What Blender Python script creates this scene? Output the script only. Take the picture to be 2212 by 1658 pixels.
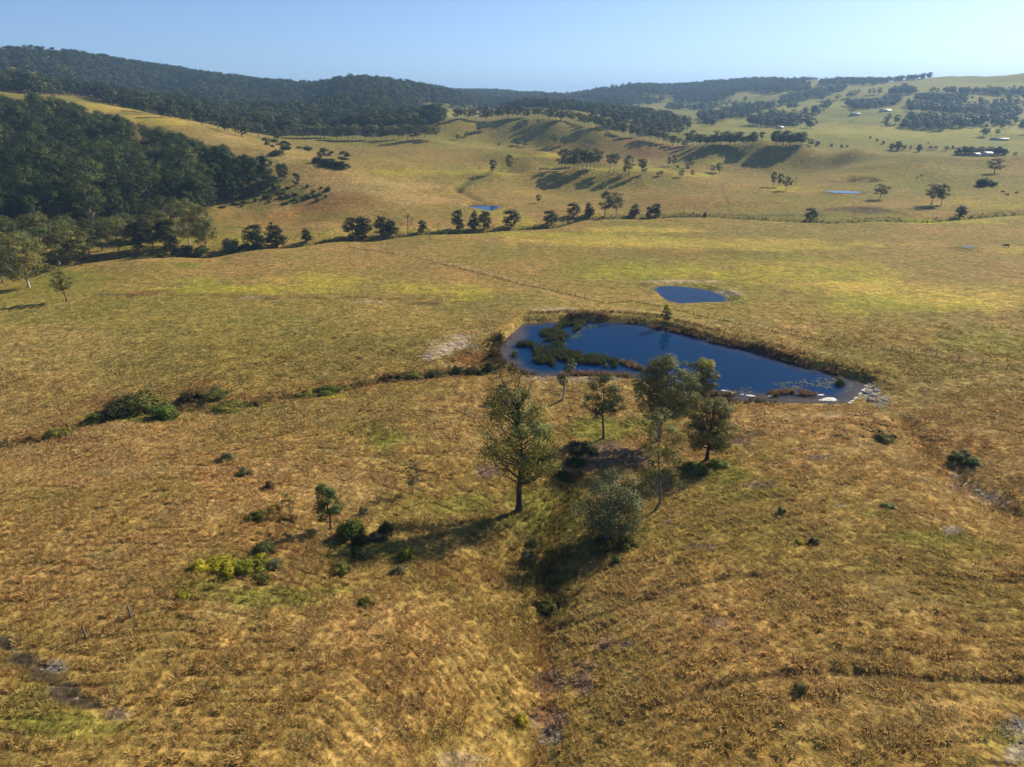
import bpy, math, random
import numpy as np
R = math.radians

# ------------------------------------------------------------------ camera
HC = 52.0                                   # drone height above the dam's water (z = 0)
FPX = 1441.0                                # focal length in pixels of a 2212 x 1658 picture
PITCH = math.atan((829 - 222) / FPX)
sc = bpy.context.scene
for o in list(bpy.data.objects):
    bpy.data.objects.remove(o, do_unlink=True)
col = sc.collection
cd = bpy.data.cameras.new('camera')
cd.sensor_width = 36.0
cd.lens = 36.0 * FPX / 2212.0
cd.clip_start = 1.0
cd.clip_end = 60000
cam = bpy.data.objects.new('camera', cd)
cam.location = (0, 0, HC)
cam.rotation_euler = (math.pi / 2 - PITCH, 0, 0)
col.objects.link(cam)
sc.camera = cam

# ------------------------------------------------------------------ sky, sun, exposure
SUN_EL, SUN_AZ = 30.0, 50.0                 # azimuth measured from the view direction (+Y) to the right (+X)
w = bpy.data.worlds.new('World')
sc.world = w
w.use_nodes = True
nt = w.node_tree
nt.nodes.clear()
out = nt.nodes.new('ShaderNodeOutputWorld')
bg = nt.nodes.new('ShaderNodeBackground')
sky = nt.nodes.new('ShaderNodeTexSky')
sky.sky_type = 'NISHITA'
sky.sun_disc = False
sky.sun_elevation = R(SUN_EL)
sky.sun_rotation = R(SUN_AZ)
sky.altitude = 100
sky.air_density = 0.6
sky.dust_density = 0.5
sky.ozone_density = 4.0
bg.inputs['Strength'].default_value = 0.09
nt.links.new(sky.outputs[0], bg.inputs['Color'])
nt.links.new(bg.outputs[0], out.inputs['Surface'])
sl = bpy.data.lights.new('sun', 'SUN')
sl.energy = 5.0
sl.angle = R(0.55)
sl.color = (1.0, 0.875, 0.69)
sun = bpy.data.objects.new('sun', sl)
sun.rotation_euler = (R(90 - SUN_EL), 0, R(180 - SUN_AZ))
sun.location = (300, 300, 300)
col.objects.link(sun)
sc.view_settings.view_transform = 'Standard'
sc.view_settings.look = 'None'
sc.view_settings.exposure = 0.75
sc.view_settings.gamma = 1.0
sc.view_settings.use_curve_mapping = False
sc.cycles.use_denoising = True
sc.cycles.max_bounces = 5
sc.cycles.diffuse_bounces = 2
sc.cycles.glossy_bounces = 2
sc.cycles.transmission_bounces = 3
sc.cycles.transparent_max_bounces = 4
sc.cycles.volume_bounces = 0

# ------------------------------------------------------------------ small numeric helpers
rng = np.random.default_rng(7)
CP, SP = math.cos(PITCH), math.sin(PITCH)

def smooth(a, b, x):
    t = np.clip((x - a) / (b - a), 0, 1)
    return t * t * (3 - 2 * t)

def _hash(ix, iy, seed):
    h = (ix.astype(np.int64) * 374761393 + iy.astype(np.int64) * 668265263 + seed * 1442695041) & 0xFFFFFFFF
    h = ((h ^ (h >> 13)) * 1274126177) & 0xFFFFFFFF
    h = ((h ^ (h >> 16)) * 2246822519) & 0xFFFFFFFF
    return ((h ^ (h >> 15)) & 0xFFFFFF) / float(0xFFFFFF)

def vnoise(x, y, seed=0):
    x = np.asarray(x, float); y = np.asarray(y, float)
    ix = np.floor(x); iy = np.floor(y)
    fx = x - ix; fy = y - iy
    fx = fx * fx * fx * (fx * (fx * 6 - 15) + 10); fy = fy * fy * fy * (fy * (fy * 6 - 15) + 10)
    a = _hash(ix, iy, seed); b = _hash(ix + 1, iy, seed); c = _hash(ix, iy + 1, seed); d = _hash(ix + 1, iy + 1, seed)
    return (a + (b - a) * fx) * (1 - fy) + (c + (d - c) * fx) * fy

def fbm(x, y, size, octaves=4, seed=0, gain=0.5):
    s = np.zeros(np.shape(x)); amp = 1.0; tot = 0
    c, d = math.cos(0.6), math.sin(0.6)
    x = np.asarray(x, float) / size; y = np.asarray(y, float) / size
    for k in range(octaves):
        s = s + amp * vnoise(x, y, seed + 17 * k); tot += amp
        x, y = (c * x - d * y) * 2.03, (d * x + c * y) * 2.03
        amp *= gain
    return s / tot - 0.5                     # about -0.5 .. 0.5

def ray(u, v):
    a = (np.asarray(u, float) - 1106) / FPX; b = (829 - np.asarray(v, float)) / FPX
    return a, CP + b * SP, -SP + b * CP

def pix_at_depth(u, v, Y):                  # picture point + forward distance in metres -> place
    dx, dy, dz = ray(u, v); t = Y / dy
    return dx * t, Y, HC + dz * t

def pix_at_height(u, v, z):                 # picture point + ground height in metres -> place
    dx, dy, dz = ray(u, v); t = (z - HC) / dz
    return dx * t, dy * t, z

def project(x, y, z):
    zc = y * CP - (z - HC) * SP
    b = (y * SP + (z - HC) * CP) / zc
    return 1106 + FPX * x / zc, 829 - FPX * b, zc

def in_poly(px, py, poly):
    px = np.asarray(px); py = np.asarray(py)
    ins = np.zeros(px.shape, bool); n = len(poly)
    for i in range(n):
        x0, y0 = poly[i]; x1, y1 = poly[(i + 1) % n]
        if y0 == y1: continue
        c = ((y0 > py) != (y1 > py)) & (px < (x1 - x0) * (py - y0) / (y1 - y0) + x0)
        ins ^= c
    return ins

def line_dist(x, y, pl):                    # distance to a polyline and the position along it, 0..1
    best = np.full(np.shape(x), 1e9); tt = np.zeros(np.shape(x))
    pl = np.asarray(pl, float); L = np.r_[0, np.cumsum(np.hypot(*(pl[1:] - pl[:-1]).T))]
    for i in range(len(pl) - 1):
        ax, ay = pl[i]; bx, by = pl[i + 1]; ex, ey = bx - ax, by - ay; q = ex * ex + ey * ey + 1e-9
        t = np.clip(((x - ax) * ex + (y - ay) * ey) / q, 0, 1)
        d = np.hypot(x - ax - t * ex, y - ay - t * ey); m = d < best
        best = np.where(m, d, best); tt = np.where(m, (L[i] + t * math.sqrt(q)) / L[-1], tt)
    return best, tt

# ------------------------------------------------------------------ the lie of the land
ZPTS = [  # picture u, v, ground height in metres
 (-500,2100,16),(300,2100,15),(1150,2100,12),(1900,2100,15.5),(2700,2100,17),
 (-300,1658,12.5),(0,1658,12.3),(400,1658,12.2),(750,1658,11.8),(1000,1658,9.7),(1165,1658,7.7),(1300,1658,9.3),(1500,1658,11.4),(1850,1658,12.4),(2212,1658,13),(2500,1658,13.5),
 (-200,1400,10.2),(0,1400,9.8),(400,1400,10.0),(700,1400,9.8),(880,1400,8.7),(1040,1400,6.6),(1175,1400,4.5),(1300,1400,6.3),(1450,1400,8.6),(1620,1400,10.3),(1800,1400,11.2),(2212,1400,11.3),(2450,1400,11.5),
 (-200,1200,7.4),(0,1200,7.0),(400,1200,7.2),(750,1200,5.8),(1000,1210,4.6),(1170,1220,2.6),(1290,1200,3.8),(1450,1200,6.6),(1750,1200,8.4),(2000,1200,8.8),(2212,1200,8.2),(2450,1200,8),
 (-200,1050,3.5),(0,1050,3.4),(400,1050,4.0),(750,1050,3.7),(960,1060,2.7),(1120,1100,2.3),(1230,1040,1.7),(1400,1050,2.6),(1600,1050,4.6),(1850,1050,5.6),(2000,1040,4.8),(2075,1035,3.0),(2160,1085,3.6),(2230,1120,4.2),(2300,1050,5),(2212,1010,4.6),
 (-150,975,-3.2),(0,962,-3.2),(250,950,0.3),(600,950,1.7),(900,950,1.9),(1060,960,1.5),(1240,965,0.9),(1360,985,0.9),(1500,950,1.8),(1800,930,2.4),(1930,925,1.7),(2000,970,2.2),(2100,950,2.6),(2212,930,2.9),(2450,950,4),
 (120,938,-3.2),(200,905,-3.2),(310,888,-3.1),(450,880,-2.6),(700,848,-2.0),(900,815,-1.3),(1060,802,-0.5),
 (700,885,0.4),(900,860,0.7),(1010,880,1.2),(1150,850,0.7),(1300,880,0.8),(1500,885,0.6),(1700,890,0.8),(1950,870,1.2),(2212,870,2.0),(2450,860,3),
 (-200,800,-3),(0,800,-3),(400,750,-2.5),(800,720,-1.3),(950,760,-0.4),(1040,720,0.0),(-200,650,-5),(0,660,-5),(500,640,-4),(1000,660,-2.2),
 (1150,672,1.1),(1300,668,1.2),(1450,678,1.2),(1600,710,1.2),(1750,755,1.2),(1900,805,1.1),
 (-100,560,-6.5),(300,565,-5.2),(600,547,-5.2),(900,532,-5.2),(1200,630,-1.8),(1300,640,-1.2),(1500,560,-3),(2000,560,-3.2),(2212,560,-2.6),(2450,560,-2),(2212,700,0.2),(1900,700,0.0),(1680,630,-1.0),(1500,660,-.2),(2212,790,1.2),(1950,770,.9),
 (-200,600,-7),(60,600,-6.5),(230,552,-7),(450,548,-7),(620,530,-7),(800,516,-6.8),(1000,500,-6.6),(1200,487,-6.6),(1400,472,-6.5),(1600,470,-6.4),(1800,478,-6.2),(2000,478,-5.8),(2212,466,-5.2),(2450,460,-5),
 (200,500,-4.5),(500,505,-4.5),(700,492,-4),(900,478,-4),(1045,450,-3.6),(1250,450,-4),(1500,440,-4),(1900,450,-4.2),
]
DPTS = [  # picture u, v, forward distance in metres
 # spur on the left with the wood in front of it
 (950,440,400),(800,400,430),(700,370,455),(600,340,485),(500,312,520),(420,290,550),(330,268,590),(250,250,625),(100,225,665),(0,208,690),(-250,190,720),
 (600,430,405),(660,460,380),(500,440,400),(450,400,440),(200,400,420),(0,370,450),(-250,360,460),(300,330,510),(100,300,560),(-250,270,600),
 # hollow behind it
 (880,370,500),(760,335,600),(640,308,680),(500,282,760),(360,250,850),(200,214,900),(0,190,920),(-250,180,930),
 # wooded range behind on the left
 (-300,158,1350),(0,150,1350),(100,138,1400),(200,152,1450),(320,156,1550),(420,166,1600),(520,178,1700),(640,190,1750),(760,192,1800),(860,198,1850),
 (-250,172,1100),(100,185,1100),(350,205,1150),(550,225,1150),(750,240,1150),(900,240,1200),(600,270,930),(800,275,880),(930,262,1000),
 # row of gums and the low rise left of centre
 (720,300,760),(830,302,740),(930,300,720),(820,318,680),(960,322,640),(1080,330,610),(1180,338,600),
 (700,340,590),(860,355,550),(990,362,560),(900,390,480),
 # wooded knoll in the centre
 (990,256,860),(1100,254,850),(1190,258,830),(1290,276,790),(1390,300,760),(1480,322,720),
 (960,300,775),(1060,304,790),(1150,308,785),(1250,322,748),(1350,338,708),(1430,350,675),
 (1000,240,1050),(1150,240,1050),(1300,256,1000),(1420,276,980),
 # low ridge with the cluster of gums
 (1000,388,500),(1080,377,512),(1170,367,524),(1260,368,526),(1350,376,522),(1430,384,515),(1120,398,492),(1180,400,496),(1280,402,497),(1370,406,492),(1150,352,585),(1300,352,600),
 # crest on the right with the dark row
 (1540,314,690),(1640,311,700),(1730,313,695),(1850,320,670),(2000,333,630),(2212,345,590),(2450,350,570),
 (1480,350,662),(1560,352,664),(1640,360,664),(1720,362,662),(1800,362,640),(1600,392,530),(1800,380,540),(2000,400,500),(2212,400,480),(2450,400,470),(2212,435,410),(1750,425,445),(2000,440,410),
 # far valley and the range on the right
 (1560,290,960),(1700,296,930),(1800,300,900),(1950,308,880),(2100,318,860),(2212,325,840),(2450,325,840),
 (1600,280,1150),(1800,283,1120),(2000,292,1080),(2212,298,1050),(1750,262,1350),(1950,262,1300),(2150,272,1250),(2450,275,1250),
 (1330,196,2500),(1260,210,2500),(1450,192,2700),(1600,184,2700),(1720,182,2500),(1850,180,2350),(2000,172,2250),(2100,174,2150),(2212,168,2050),(2450,160,2050),
 (1500,246,1500),(1640,240,1600),(1780,228,1650),(1920,215,1700),(2060,205,1750),(2212,205,1700),(2450,205,1700),
 (1560,270,1250),(1330,225,1750),(1290,250,1500),(1390,252,1450),(1440,228,2000),(1280,232,1700),(1600,212,2100),(1800,203,2000),
 # ridges closing the middle
 (960,204,2300),(1040,206,2600),(1130,216,3000),(1210,215,3300),(1080,226,1700),(1190,228,1800),(980,222,1500),
 (880,192,4200),(900,190,4300),(1100,207,9000),(1145,208,9500),(1200,212,9000),(1060,212,8500),
]
WPTS = []                                   # far ground, x / y, distance, height
for tx in (-1.1, -.7, -.4, -.2, 0, .15, .4, .7, 1.1):
    WPTS += [(tx, 4200 if abs(tx + .15) > .1 else 6000, 55), (tx, 13500, 40)]
for u_, v_, Y_, dz_ in [(1100,370,560,5),(1200,367,565,5),(1290,370,565,5),(1600,312,770,9),(1750,316,760,9),(1900,326,730,7),(2100,338,690,6),(1050,254,920,14),(1200,260,900,14),(1350,290,840,12)]:
    _p = pix_at_depth(u_, v_, Y_); WPTS.append((_p[0] / Y_, Y_, _p[2] - dz_))
for tx in (-1.2, -.6, 0, .6, 1.2):
    WPTS += [(tx, 14, 15 + 2 * abs(tx))]
P = [pix_at_height(u, v, z) for u, v, z in ZPTS] + [pix_at_depth(u, v, Y) for u, v, Y in DPTS] + [(t * Y, Y, z) for t, Y, z in WPTS]
P = np.array(P, float)
KA, KW = 1.6, 1.0
def _ab(x, y):
    y = np.maximum(y, 5.0)
    return KA * x / y, KW * np.log(y)
PA, PW = _ab(P[:, 0], P[:, 1])
def _ker(r2): return np.sqrt(r2 + 0.03 ** 2)
_n = len(P)
_A = np.zeros((_n + 3, _n + 3))
_A[:_n, :_n] = _ker((PA[:, None] - PA) ** 2 + (PW[:, None] - PW) ** 2) - 1e-4 * np.eye(_n)
_A[:_n, _n] = 1; _A[:_n, _n + 1] = PA; _A[:_n, _n + 2] = PW
_A[_n:, :_n] = _A[:_n, _n:].T
_C = np.linalg.solve(_A, np.r_[P[:, 2], 0, 0, 0])

def base_height(x, y):
    x = np.asarray(x, float); y = np.asarray(y, float)
    shp = x.shape; a, ww = _ab(x.ravel(), y.ravel())
    o = np.empty(a.size)
    for i in range(0, a.size, 40000):
        s = slice(i, i + 40000)
        k = _ker((a[s, None] - PA) ** 2 + (ww[s, None] - PW) ** 2)
        o[s] = k @ _C[:_n] + _C[_n] + _C[_n + 1] * a[s] + _C[_n + 2] * ww[s]
    return o.reshape(shp)

def on_plane(pts, z=0.0):
    return [pix_at_height(u, v, z)[:2] for u, v in pts]

# water outlines, read off the picture and laid on their level
def z4(p): return (895.4 + .4928 * p[0], 583.9 + .4928 * p[1])
DAM = on_plane([z4(p) for p in [(480,232),(540,230),(600,228),(660,226),(720,225),(850,228),(950,230),(1060,245),(1150,268),(1260,298),(1360,325),(1480,350),(1560,375),(1640,400),(1730,425),(1800,440),(1880,460),(1950,480),(1990,497),(1975,525),(1950,555),(1910,588),(1830,589),(1750,588),(1600,585),(1450,578),(1300,572),(1200,565),(1120,548),(1040,515),(985,480),(900,468),(800,464),(720,468),(640,465),(560,470),(520,462),(470,448),(435,432),(408,412),(385,388),(365,360),(368,340),(385,318),(415,288),(445,262)]], 0.0)
DAM2 = on_plane([(1410,625),(1414,621),(1423,619),(1442,618),(1461,619),(1490,621),(1519,625.5),(1540,630),(1557,636),(1567,641),(1573,646.5),(1570,653),(1552,654),(1536,654),(1500,655),(1469,657),(1450,653),(1435,648),(1427,641),(1420,634)], -1.4)
DAM3 = on_plane([(1007,446),(1020,443.5),(1043,442.5),(1060,444.5),(1085,445.5),(1075,451),(1062,457),(1050,455),(1035,452),(1018,449)], -4.6)
DAM4 = on_plane([(1785,413.5),(1800,412.6),(1830,413),(1865,415.5),(1850,418),(1820,418),(1795,416)], -2.6)
PUD = on_plane([(2078,533.5),(2095,532.6),(2112,534),(2108,535.5),(2090,536)], -3.2)
PUD2 = on_plane([(1818,395.5),(1840,394),(1880,396),(1893,399),(1860,400),(1835,398.5)], -3.4)
PONDS = [(DAM, 0.0, 1.4), (DAM2, -1.4, .8), (DAM3, -4.6, .5), (DAM4, -2.6, .5), (PUD, -3.2, .15), (PUD2, -3.4, .15)]

def carve_line(pts, zs, depth, width):
    pl = [pix_at_height(u, v, z)[:2] for (u, v), z in zip(pts, zs if isinstance(zs, (list, tuple)) else [zs] * len(pts))]
    return (pl, depth, width)
GULLY = carve_line([(1140,1670),(1175,1580),(1190,1500),(1172,1420),(1172,1345),(1195,1290),(1175,1230),(1190,1150),(1215,1080),(1240,1030)], [7.9,6.9,5.8,4.8,4.0,3.4,2.8,2.4,2,1.7], .5, 1.4)
CREEK_L = carve_line([(-150,985),(0,965),(60,950),(124,938),(200,908),(310,890),(450,882),(600,866),(700,850),(800,826),(900,815),(1000,808),(1075,800)], [-3.2]*3 + [-3.2,-3.2,-3.1,-2.6,-2.3,-2,-1.6,-1.3,-1,-.4], .75, 2.2)
GULLY_R = carve_line([(1960,905),(2000,960),(2040,1005),(2062,1025),(2100,1055),(2160,1088),(2230,1125),(2330,1180)], [1.7,2,2.6,3,3.3,3.6,4.2,5], .6, 1.8)
DRAIN = carve_line([(-100,668),(0,664),(130,660),(250,640),(330,633),(470,640),(540,645),(620,644),(700,650),(790,648),(830,656),(900,655),(980,664)], -4.2, .45, 1.0)
CREEK = carve_line([(60,590),(160,566),(230,556),(300,552),(450,550),(540,541),(640,530),(720,521),(800,517),(900,508),(1000,500),(1100,494),(1200,488),(1260,474),(1400,471),(1500,469),(1600,471),(1700,477),(1800,480),(1900,479),(2000,481),(2100,474),(2212,468),(2400,460)], -6.6, 1.6, 3.5)
ROADCUT = carve_line([(1560,411),(1568,430),(1580,452)], -4.5, .3, 1.0)
DITCH = carve_line([(1785,451),(1830,449),(1880,452),(1945,461)], -4.4, 1.2, 2.5)
PATH1 = carve_line([(1190,1348),(1350,1306),(1480,1272),(1557,1254),(1690,1238),(1853,1244),(2030,1256),(2208,1268),(2350,1275)], [5,6.5,7.3,7.8,8.5,8.9,8.8,8.6,8.5], .28, .5)
PATH2 = carve_line([(1330,1560),(1420,1525),(1492,1500),(1665,1461),(1810,1456),(2000,1460),(2208,1466),(2350,1470)], [9,9.5,10,11,11.5,12,12,12], .28, .5)
GULLY_C = carve_line([(985,408),(1010,392),(1036,385),(1052,376)], [0,1,2,3], 1.6, 4)
GULLY_C2 = carve_line([(985,408),(1000,420),(1030,436)], [-1,-2,-4], 1.4, 3)
CARVES = [GULLY, CREEK_L, GULLY_R, DRAIN, CREEK, DITCH, PATH1, PATH2, GULLY_C, GULLY_C2]
BANK2 = [pix_at_height(u, v, -1.2)[:2] for u, v in [(1395,609),(1430,608),(1480,609),(1530,618),(1575,632),(1600,648),(1590,658)]]
CENTRE = [pix_at_height(u, v, 0)[:2] for u, v in [(1020,775),(1110,745),(1300,740),(1500,752),(1700,800),(1900,852)]]

def height(x, y, fine=True):
    x = np.asarray(x, float); y = np.asarray(y, float)
    z = base_height(x, y)
    far = smooth(330, 900, y)
    calm = np.ones(x.shape)
    for pl in (DAM3, DAM4, PUD2):
        c_ = np.mean(pl, 0); calm = calm * (1 - np.exp(-((x - c_[0]) ** 2 + (y - c_[1]) ** 2) / 70. ** 2))
    z = z + far * 30 * fbm(x, y, 300, 4, 3) * smooth(600, 1500, y) + calm * smooth(350, 520, y) * (11 - 5 * smooth(600, 800, y)) * (.22 - np.abs(fbm(x, y, 170, 3, 5))) * 1.6
    sp = fbm(x + 160 * fbm(x, y, 420, 2, 9), y * .16, 230, 2, 8)      # spurs and gullies running down the wooded range
    z = z + (105 * sp - 12) * smooth(900, 1180, y) * (1 - .7 * smooth(1400, 1750, y)) * smooth(40, -120, x)
    z = z + 0.5 * fbm(x, y, 22, 3, 11)
    if fine:
        near = 1 - smooth(200, 420, y)
        z = z + near * .30 * fbm(x, y, 2.6, 3, 21) * (1 - .5 * smooth(100, 200, y))
    for pl, dep, wid in CARVES:
        pa = np.asarray(pl); lo = pa.min(0) - 5 * wid; hi = pa.max(0) + 5 * wid
        m = (x > lo[0]) & (x < hi[0]) & (y > lo[1]) & (y < hi[1])
        if m.any():
            d, _ = line_dist(x[m] + 1.6 * wid * .5 * fbm(x[m], y[m], 6 * wid, 2, 31), y[m] + wid * .8 * fbm(x[m], y[m], 6 * wid, 2, 37), pl)
            z[m] -= dep * np.exp(-(d / wid) ** 2)
    m = (np.abs(x - BANK2[3][0]) < 60) & (np.abs(y - BANK2[3][1]) < 60)
    if m.any():
        d, t = line_dist(x[m], y[m], BANK2)
        z[m] += .8 * np.exp(-(d / 1.6) ** 2)
    for k, (pl, lev, dep) in enumerate(PONDS):
        pa = np.asarray(pl); lo = pa.min(0) - 16; hi = pa.max(0) + 16
        m = (x > lo[0]) & (x < hi[0]) & (y > lo[1]) & (y < hi[1])
        if not m.any(): continue
        xm = x[m]; ym = y[m]
        d, _ = line_dist(xm, ym, pl + [pl[0]])
        ins = in_poly(xm, ym, pl)
        wid = 5.0 * np.ones(xm.shape)
        lift = .12 + .05 * d
        if k == 0:                            # the dam wall: a cut bank along the far side
            cy = np.interp(xm, [p[0] for p in CENTRE], [p[1] for p in CENTRE])
            fb = smooth(0, 6, ym - cy) * smooth(-24, -12, xm)
            wid = 7 - 5.4 * fb
            z[m] = z[m] + fb * (1.35 - z[m]) * (1 - smooth(2.5, 13, d))
        bl = smooth(0.0, 1.0, d / wid)
        zo = lev + lift * 1.0
        zo = zo + (z[m] - zo) * bl
        zo = np.maximum(zo, lev + .04 + .02 * np.minimum(d, 2) - .35 * np.maximum(0, d - 2))
        zi = lev - np.minimum(dep, .05 + .16 * d)
        z[m] = np.where(ins, zi, zo)
    return z

_RY = np.geomspace(24, 9000, 1400)
def pick(u, v, ymin=24, ymax=9000):          # where the line of sight through a picture point meets the ground
    u = np.atleast_1d(np.asarray(u, float)); v = np.atleast_1d(np.asarray(v, float))
    ys = _RY[(_RY >= ymin) & (_RY <= ymax)]
    dx, dy, dz = ray(u, v)
    X = dx[:, None] / dy[:, None] * ys; Z = HC + dz[:, None] / dy[:, None] * ys
    D = Z - height(X, np.broadcast_to(ys, X.shape).copy(), False)
    neg = D <= 0
    i = np.where(neg.any(1), neg.argmax(1), D.argmin(1)); i = np.clip(i, 1, len(ys) - 1)
    k = np.arange(len(u)); d0 = D[k, i - 1]; d1 = D[k, i]
    t = np.where(neg.any(1), np.clip(d0 / (d0 - d1 + 1e-9), 0, 1), 1.0)
    yy = ys[i - 1] + (ys[i] - ys[i - 1]) * t; xx = dx / dy * yy
    return xx, yy, height(xx, yy)

# ------------------------------------------------------------------ materials
def new_mat(name):
    m = bpy.data.materials.new(name); m.use_nodes = True
    n = m.node_tree; n.nodes.clear()
    o = n.nodes.new('ShaderNodeOutputMaterial')
    return m, n, o

def node(n, kind, **kw):
    k = n.nodes.new(kind)
    for a, b in kw.items():
        if a.startswith('i_'):
            k.inputs[a[2:].replace('_', ' ')].default_value = b
        else: setattr(k, a, b)
    return k

def mul_colour(n, a, b, fac=1.0):
    m = node(n, 'ShaderNodeMix', data_type='RGBA', blend_type='MULTIPLY')
    m.inputs[0].default_value = fac
    n.links.new(a, m.inputs[6]); n.links.new(b, m.inputs[7])
    return m.outputs[2]

def noise_ramp(n, vec, scale, lo, hi, detail=4.0, a=(.7, .7, .7, 1), b=(1.3, 1.3, 1.3, 1), rough=.6):
    t = node(n, 'ShaderNodeTexNoise'); t.inputs['Scale'].default_value = scale
    t.inputs['Detail'].default_value = detail; t.inputs['Roughness'].default_value = rough
    n.links.new(vec, t.inputs['Vector'])
    r = node(n, 'ShaderNodeValToRGB'); e = r.color_ramp.elements
    e[0].position = lo; e[0].color = a; e[1].position = hi; e[1].color = b
    n.links.new(t.outputs['Fac'], r.inputs[0])
    return r.outputs[0], t.outputs['Fac']

def ground_material():
    m, n, o = new_mat('pasture')
    b = node(n, 'ShaderNodeBsdfPrincipled'); b.inputs['Roughness'].default_value = .95
    b.inputs['Specular IOR Level'].default_value = .05
    c = node(n, 'ShaderNodeAttribute', attribute_name='ground_colour')
    g = node(n, 'ShaderNodeNewGeometry')
    p = g.outputs['Position']
    f1, h1 = noise_ramp(n, p, 1.3, .36, .66, 5, (.60, .58, .55, 1), (1.28, 1.27, 1.22, 1))
    f2, h2 = noise_ramp(n, p, .22, .34, .68, 4, (.80, .86, .80, 1), (1.18, 1.12, 1.08, 1))
    f3, h3 = noise_ramp(n, p, .03, .35, .68, 5, (.84, .92, .82, 1), (1.16, 1.08, 1.06, 1))
    f4, h4 = noise_ramp(n, p, .55, .38, .64, 3, (.72, .71, .64, 1), (1.22, 1.20, 1.16, 1))
    k = mul_colour(n, mul_colour(n, mul_colour(n, mul_colour(n, c.outputs['Color'], f1), f2), f3), f4)
    n.links.new(k, b.inputs['Base Color'])
    bp = node(n, 'ShaderNodeBump'); bp.inputs['Strength'].default_value = .9; bp.inputs['Distance'].default_value = .35
    n.links.new(h1, bp.inputs['Height'])
    bp2 = node(n, 'ShaderNodeBump'); bp2.inputs['Strength'].default_value = .6; bp2.inputs['Distance'].default_value = 1.2
    n.links.new(h2, bp2.inputs['Height']); n.links.new(bp.outputs[0], bp2.inputs['Normal'])
    n.links.new(bp2.outputs[0], b.inputs['Normal'])
    n.links.new(b.outputs[0], o.inputs[0])
    return m

def leaf_material(name, trans=.3):
    m, n, o = new_mat(name)
    c = node(n, 'ShaderNodeAttribute', attribute_name='leaf_colour')
    oi = node(n, 'ShaderNodeObjectInfo')
    r = node(n, 'ShaderNodeValToRGB'); e = r.color_ramp.elements
    e[0].color = (.68, .70, .62, 1); e[1].color = (1.60, 1.38, 1.0, 1)
    n.links.new(oi.outputs['Random'], r.inputs[0])
    k = mul_colour(n, c.outputs['Color'], r.outputs[0])
    d = node(n, 'ShaderNodeBsdfPrincipled'); d.inputs['Roughness'].default_value = .55
    d.inputs['Specular IOR Level'].default_value = .08
    t = node(n, 'ShaderNodeBsdfTranslucent')
    mx = node(n, 'ShaderNodeMixShader'); mx.inputs[0].default_value = trans
    n.links.new(k, d.inputs['Base Color']); n.links.new(k, t.inputs['Color'])
    n.links.new(d.outputs[0], mx.inputs[1]); n.links.new(t.outputs[0], mx.inputs[2])
    n.links.new(mx.outputs[0], o.inputs[0])
    return m

def grass_material(name):
    m, n, o = new_mat(name)
    c = node(n, 'ShaderNodeAttribute', attribute_name='tint', attribute_type='INSTANCER')
    l = node(n, 'ShaderNodeAttribute', attribute_name='leaf_colour')
    k = mul_colour(n, c.outputs['Color'], l.outputs['Color'])
    d = node(n, 'ShaderNodeBsdfDiffuse'); t = node(n, 'ShaderNodeBsdfTranslucent')
    mx = node(n, 'ShaderNodeMixShader'); mx.inputs[0].default_value = .45
    n.links.new(k, d.inputs['Color']); n.links.new(k, t.inputs['Color'])
    n.links.new(d.outputs[0], mx.inputs[1]); n.links.new(t.outputs[0], mx.inputs[2])
    n.links.new(mx.outputs[0], o.inputs[0])
    return m

def rough_material(name, ca, cb, scale=6.0, rough=.9, bump=.4, stretch=None):
    m, n, o = new_mat(name)
    tc = node(n, 'ShaderNodeTexCoord'); vec = tc.outputs['Object']
    if stretch:
        mp = node(n, 'ShaderNodeMapping'); mp.inputs['Scale'].default_value = stretch
        n.links.new(vec, mp.inputs['Vector']); vec = mp.outputs[0]
    f, h = noise_ramp(n, vec, scale, .35, .68, 5, (*ca, 1), (*cb, 1))
    b = node(n, 'ShaderNodeBsdfPrincipled'); b.inputs['Roughness'].default_value = rough
    b.inputs['Specular IOR Level'].default_value = .07
    n.links.new(f, b.inputs['Base Color'])
    bp = node(n, 'ShaderNodeBump'); bp.inputs['Strength'].default_value = bump; bp.inputs['Distance'].default_value = .1
    n.links.new(h, bp.inputs['Height']); n.links.new(bp.outputs[0], b.inputs['Normal'])
    n.links.new(b.outputs[0], o.inputs[0])
    return m

def water_material():
    m, n, o = new_mat('pond_water')
    b = node(n, 'ShaderNodeBsdfPrincipled'); b.inputs['Roughness'].default_value = .04
    b.inputs['IOR'].default_value = 1.33; b.inputs['Specular IOR Level'].default_value = .07
    s = node(n, 'ShaderNodeAttribute', attribute_name='shallow')
    g = node(n, 'ShaderNodeNewGeometry')
    f, h = noise_ramp(n, g.outputs['Position'], .5, .3, .7, 4, (.05, .042, .035, 1), (.11, .088, .07, 1))
    mx = node(n, 'ShaderNodeMix', data_type='RGBA'); mx.inputs[6].default_value = (.0015, .026, .088, 1)
    n.links.new(s.outputs['Fac'], mx.inputs[0]); n.links.new(f, mx.inputs[7])
    n.links.new(mx.outputs[2], b.inputs['Base Color'])
    t = node(n, 'ShaderNodeTexNoise'); t.inputs['Scale'].default_value = 3.0; t.inputs['Detail'].default_value = 3
    n.links.new(g.outputs['Position'], t.inputs['Vector'])
    bp = node(n, 'ShaderNodeBump'); bp.inputs['Strength'].default_value = .05; bp.inputs['Distance'].default_value = .05
    n.links.new(t.outputs['Fac'], bp.inputs['Height']); n.links.new(bp.outputs[0], b.inputs['Normal'])
    n.links.new(b.outputs[0], o.inputs[0])
    return m

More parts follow.
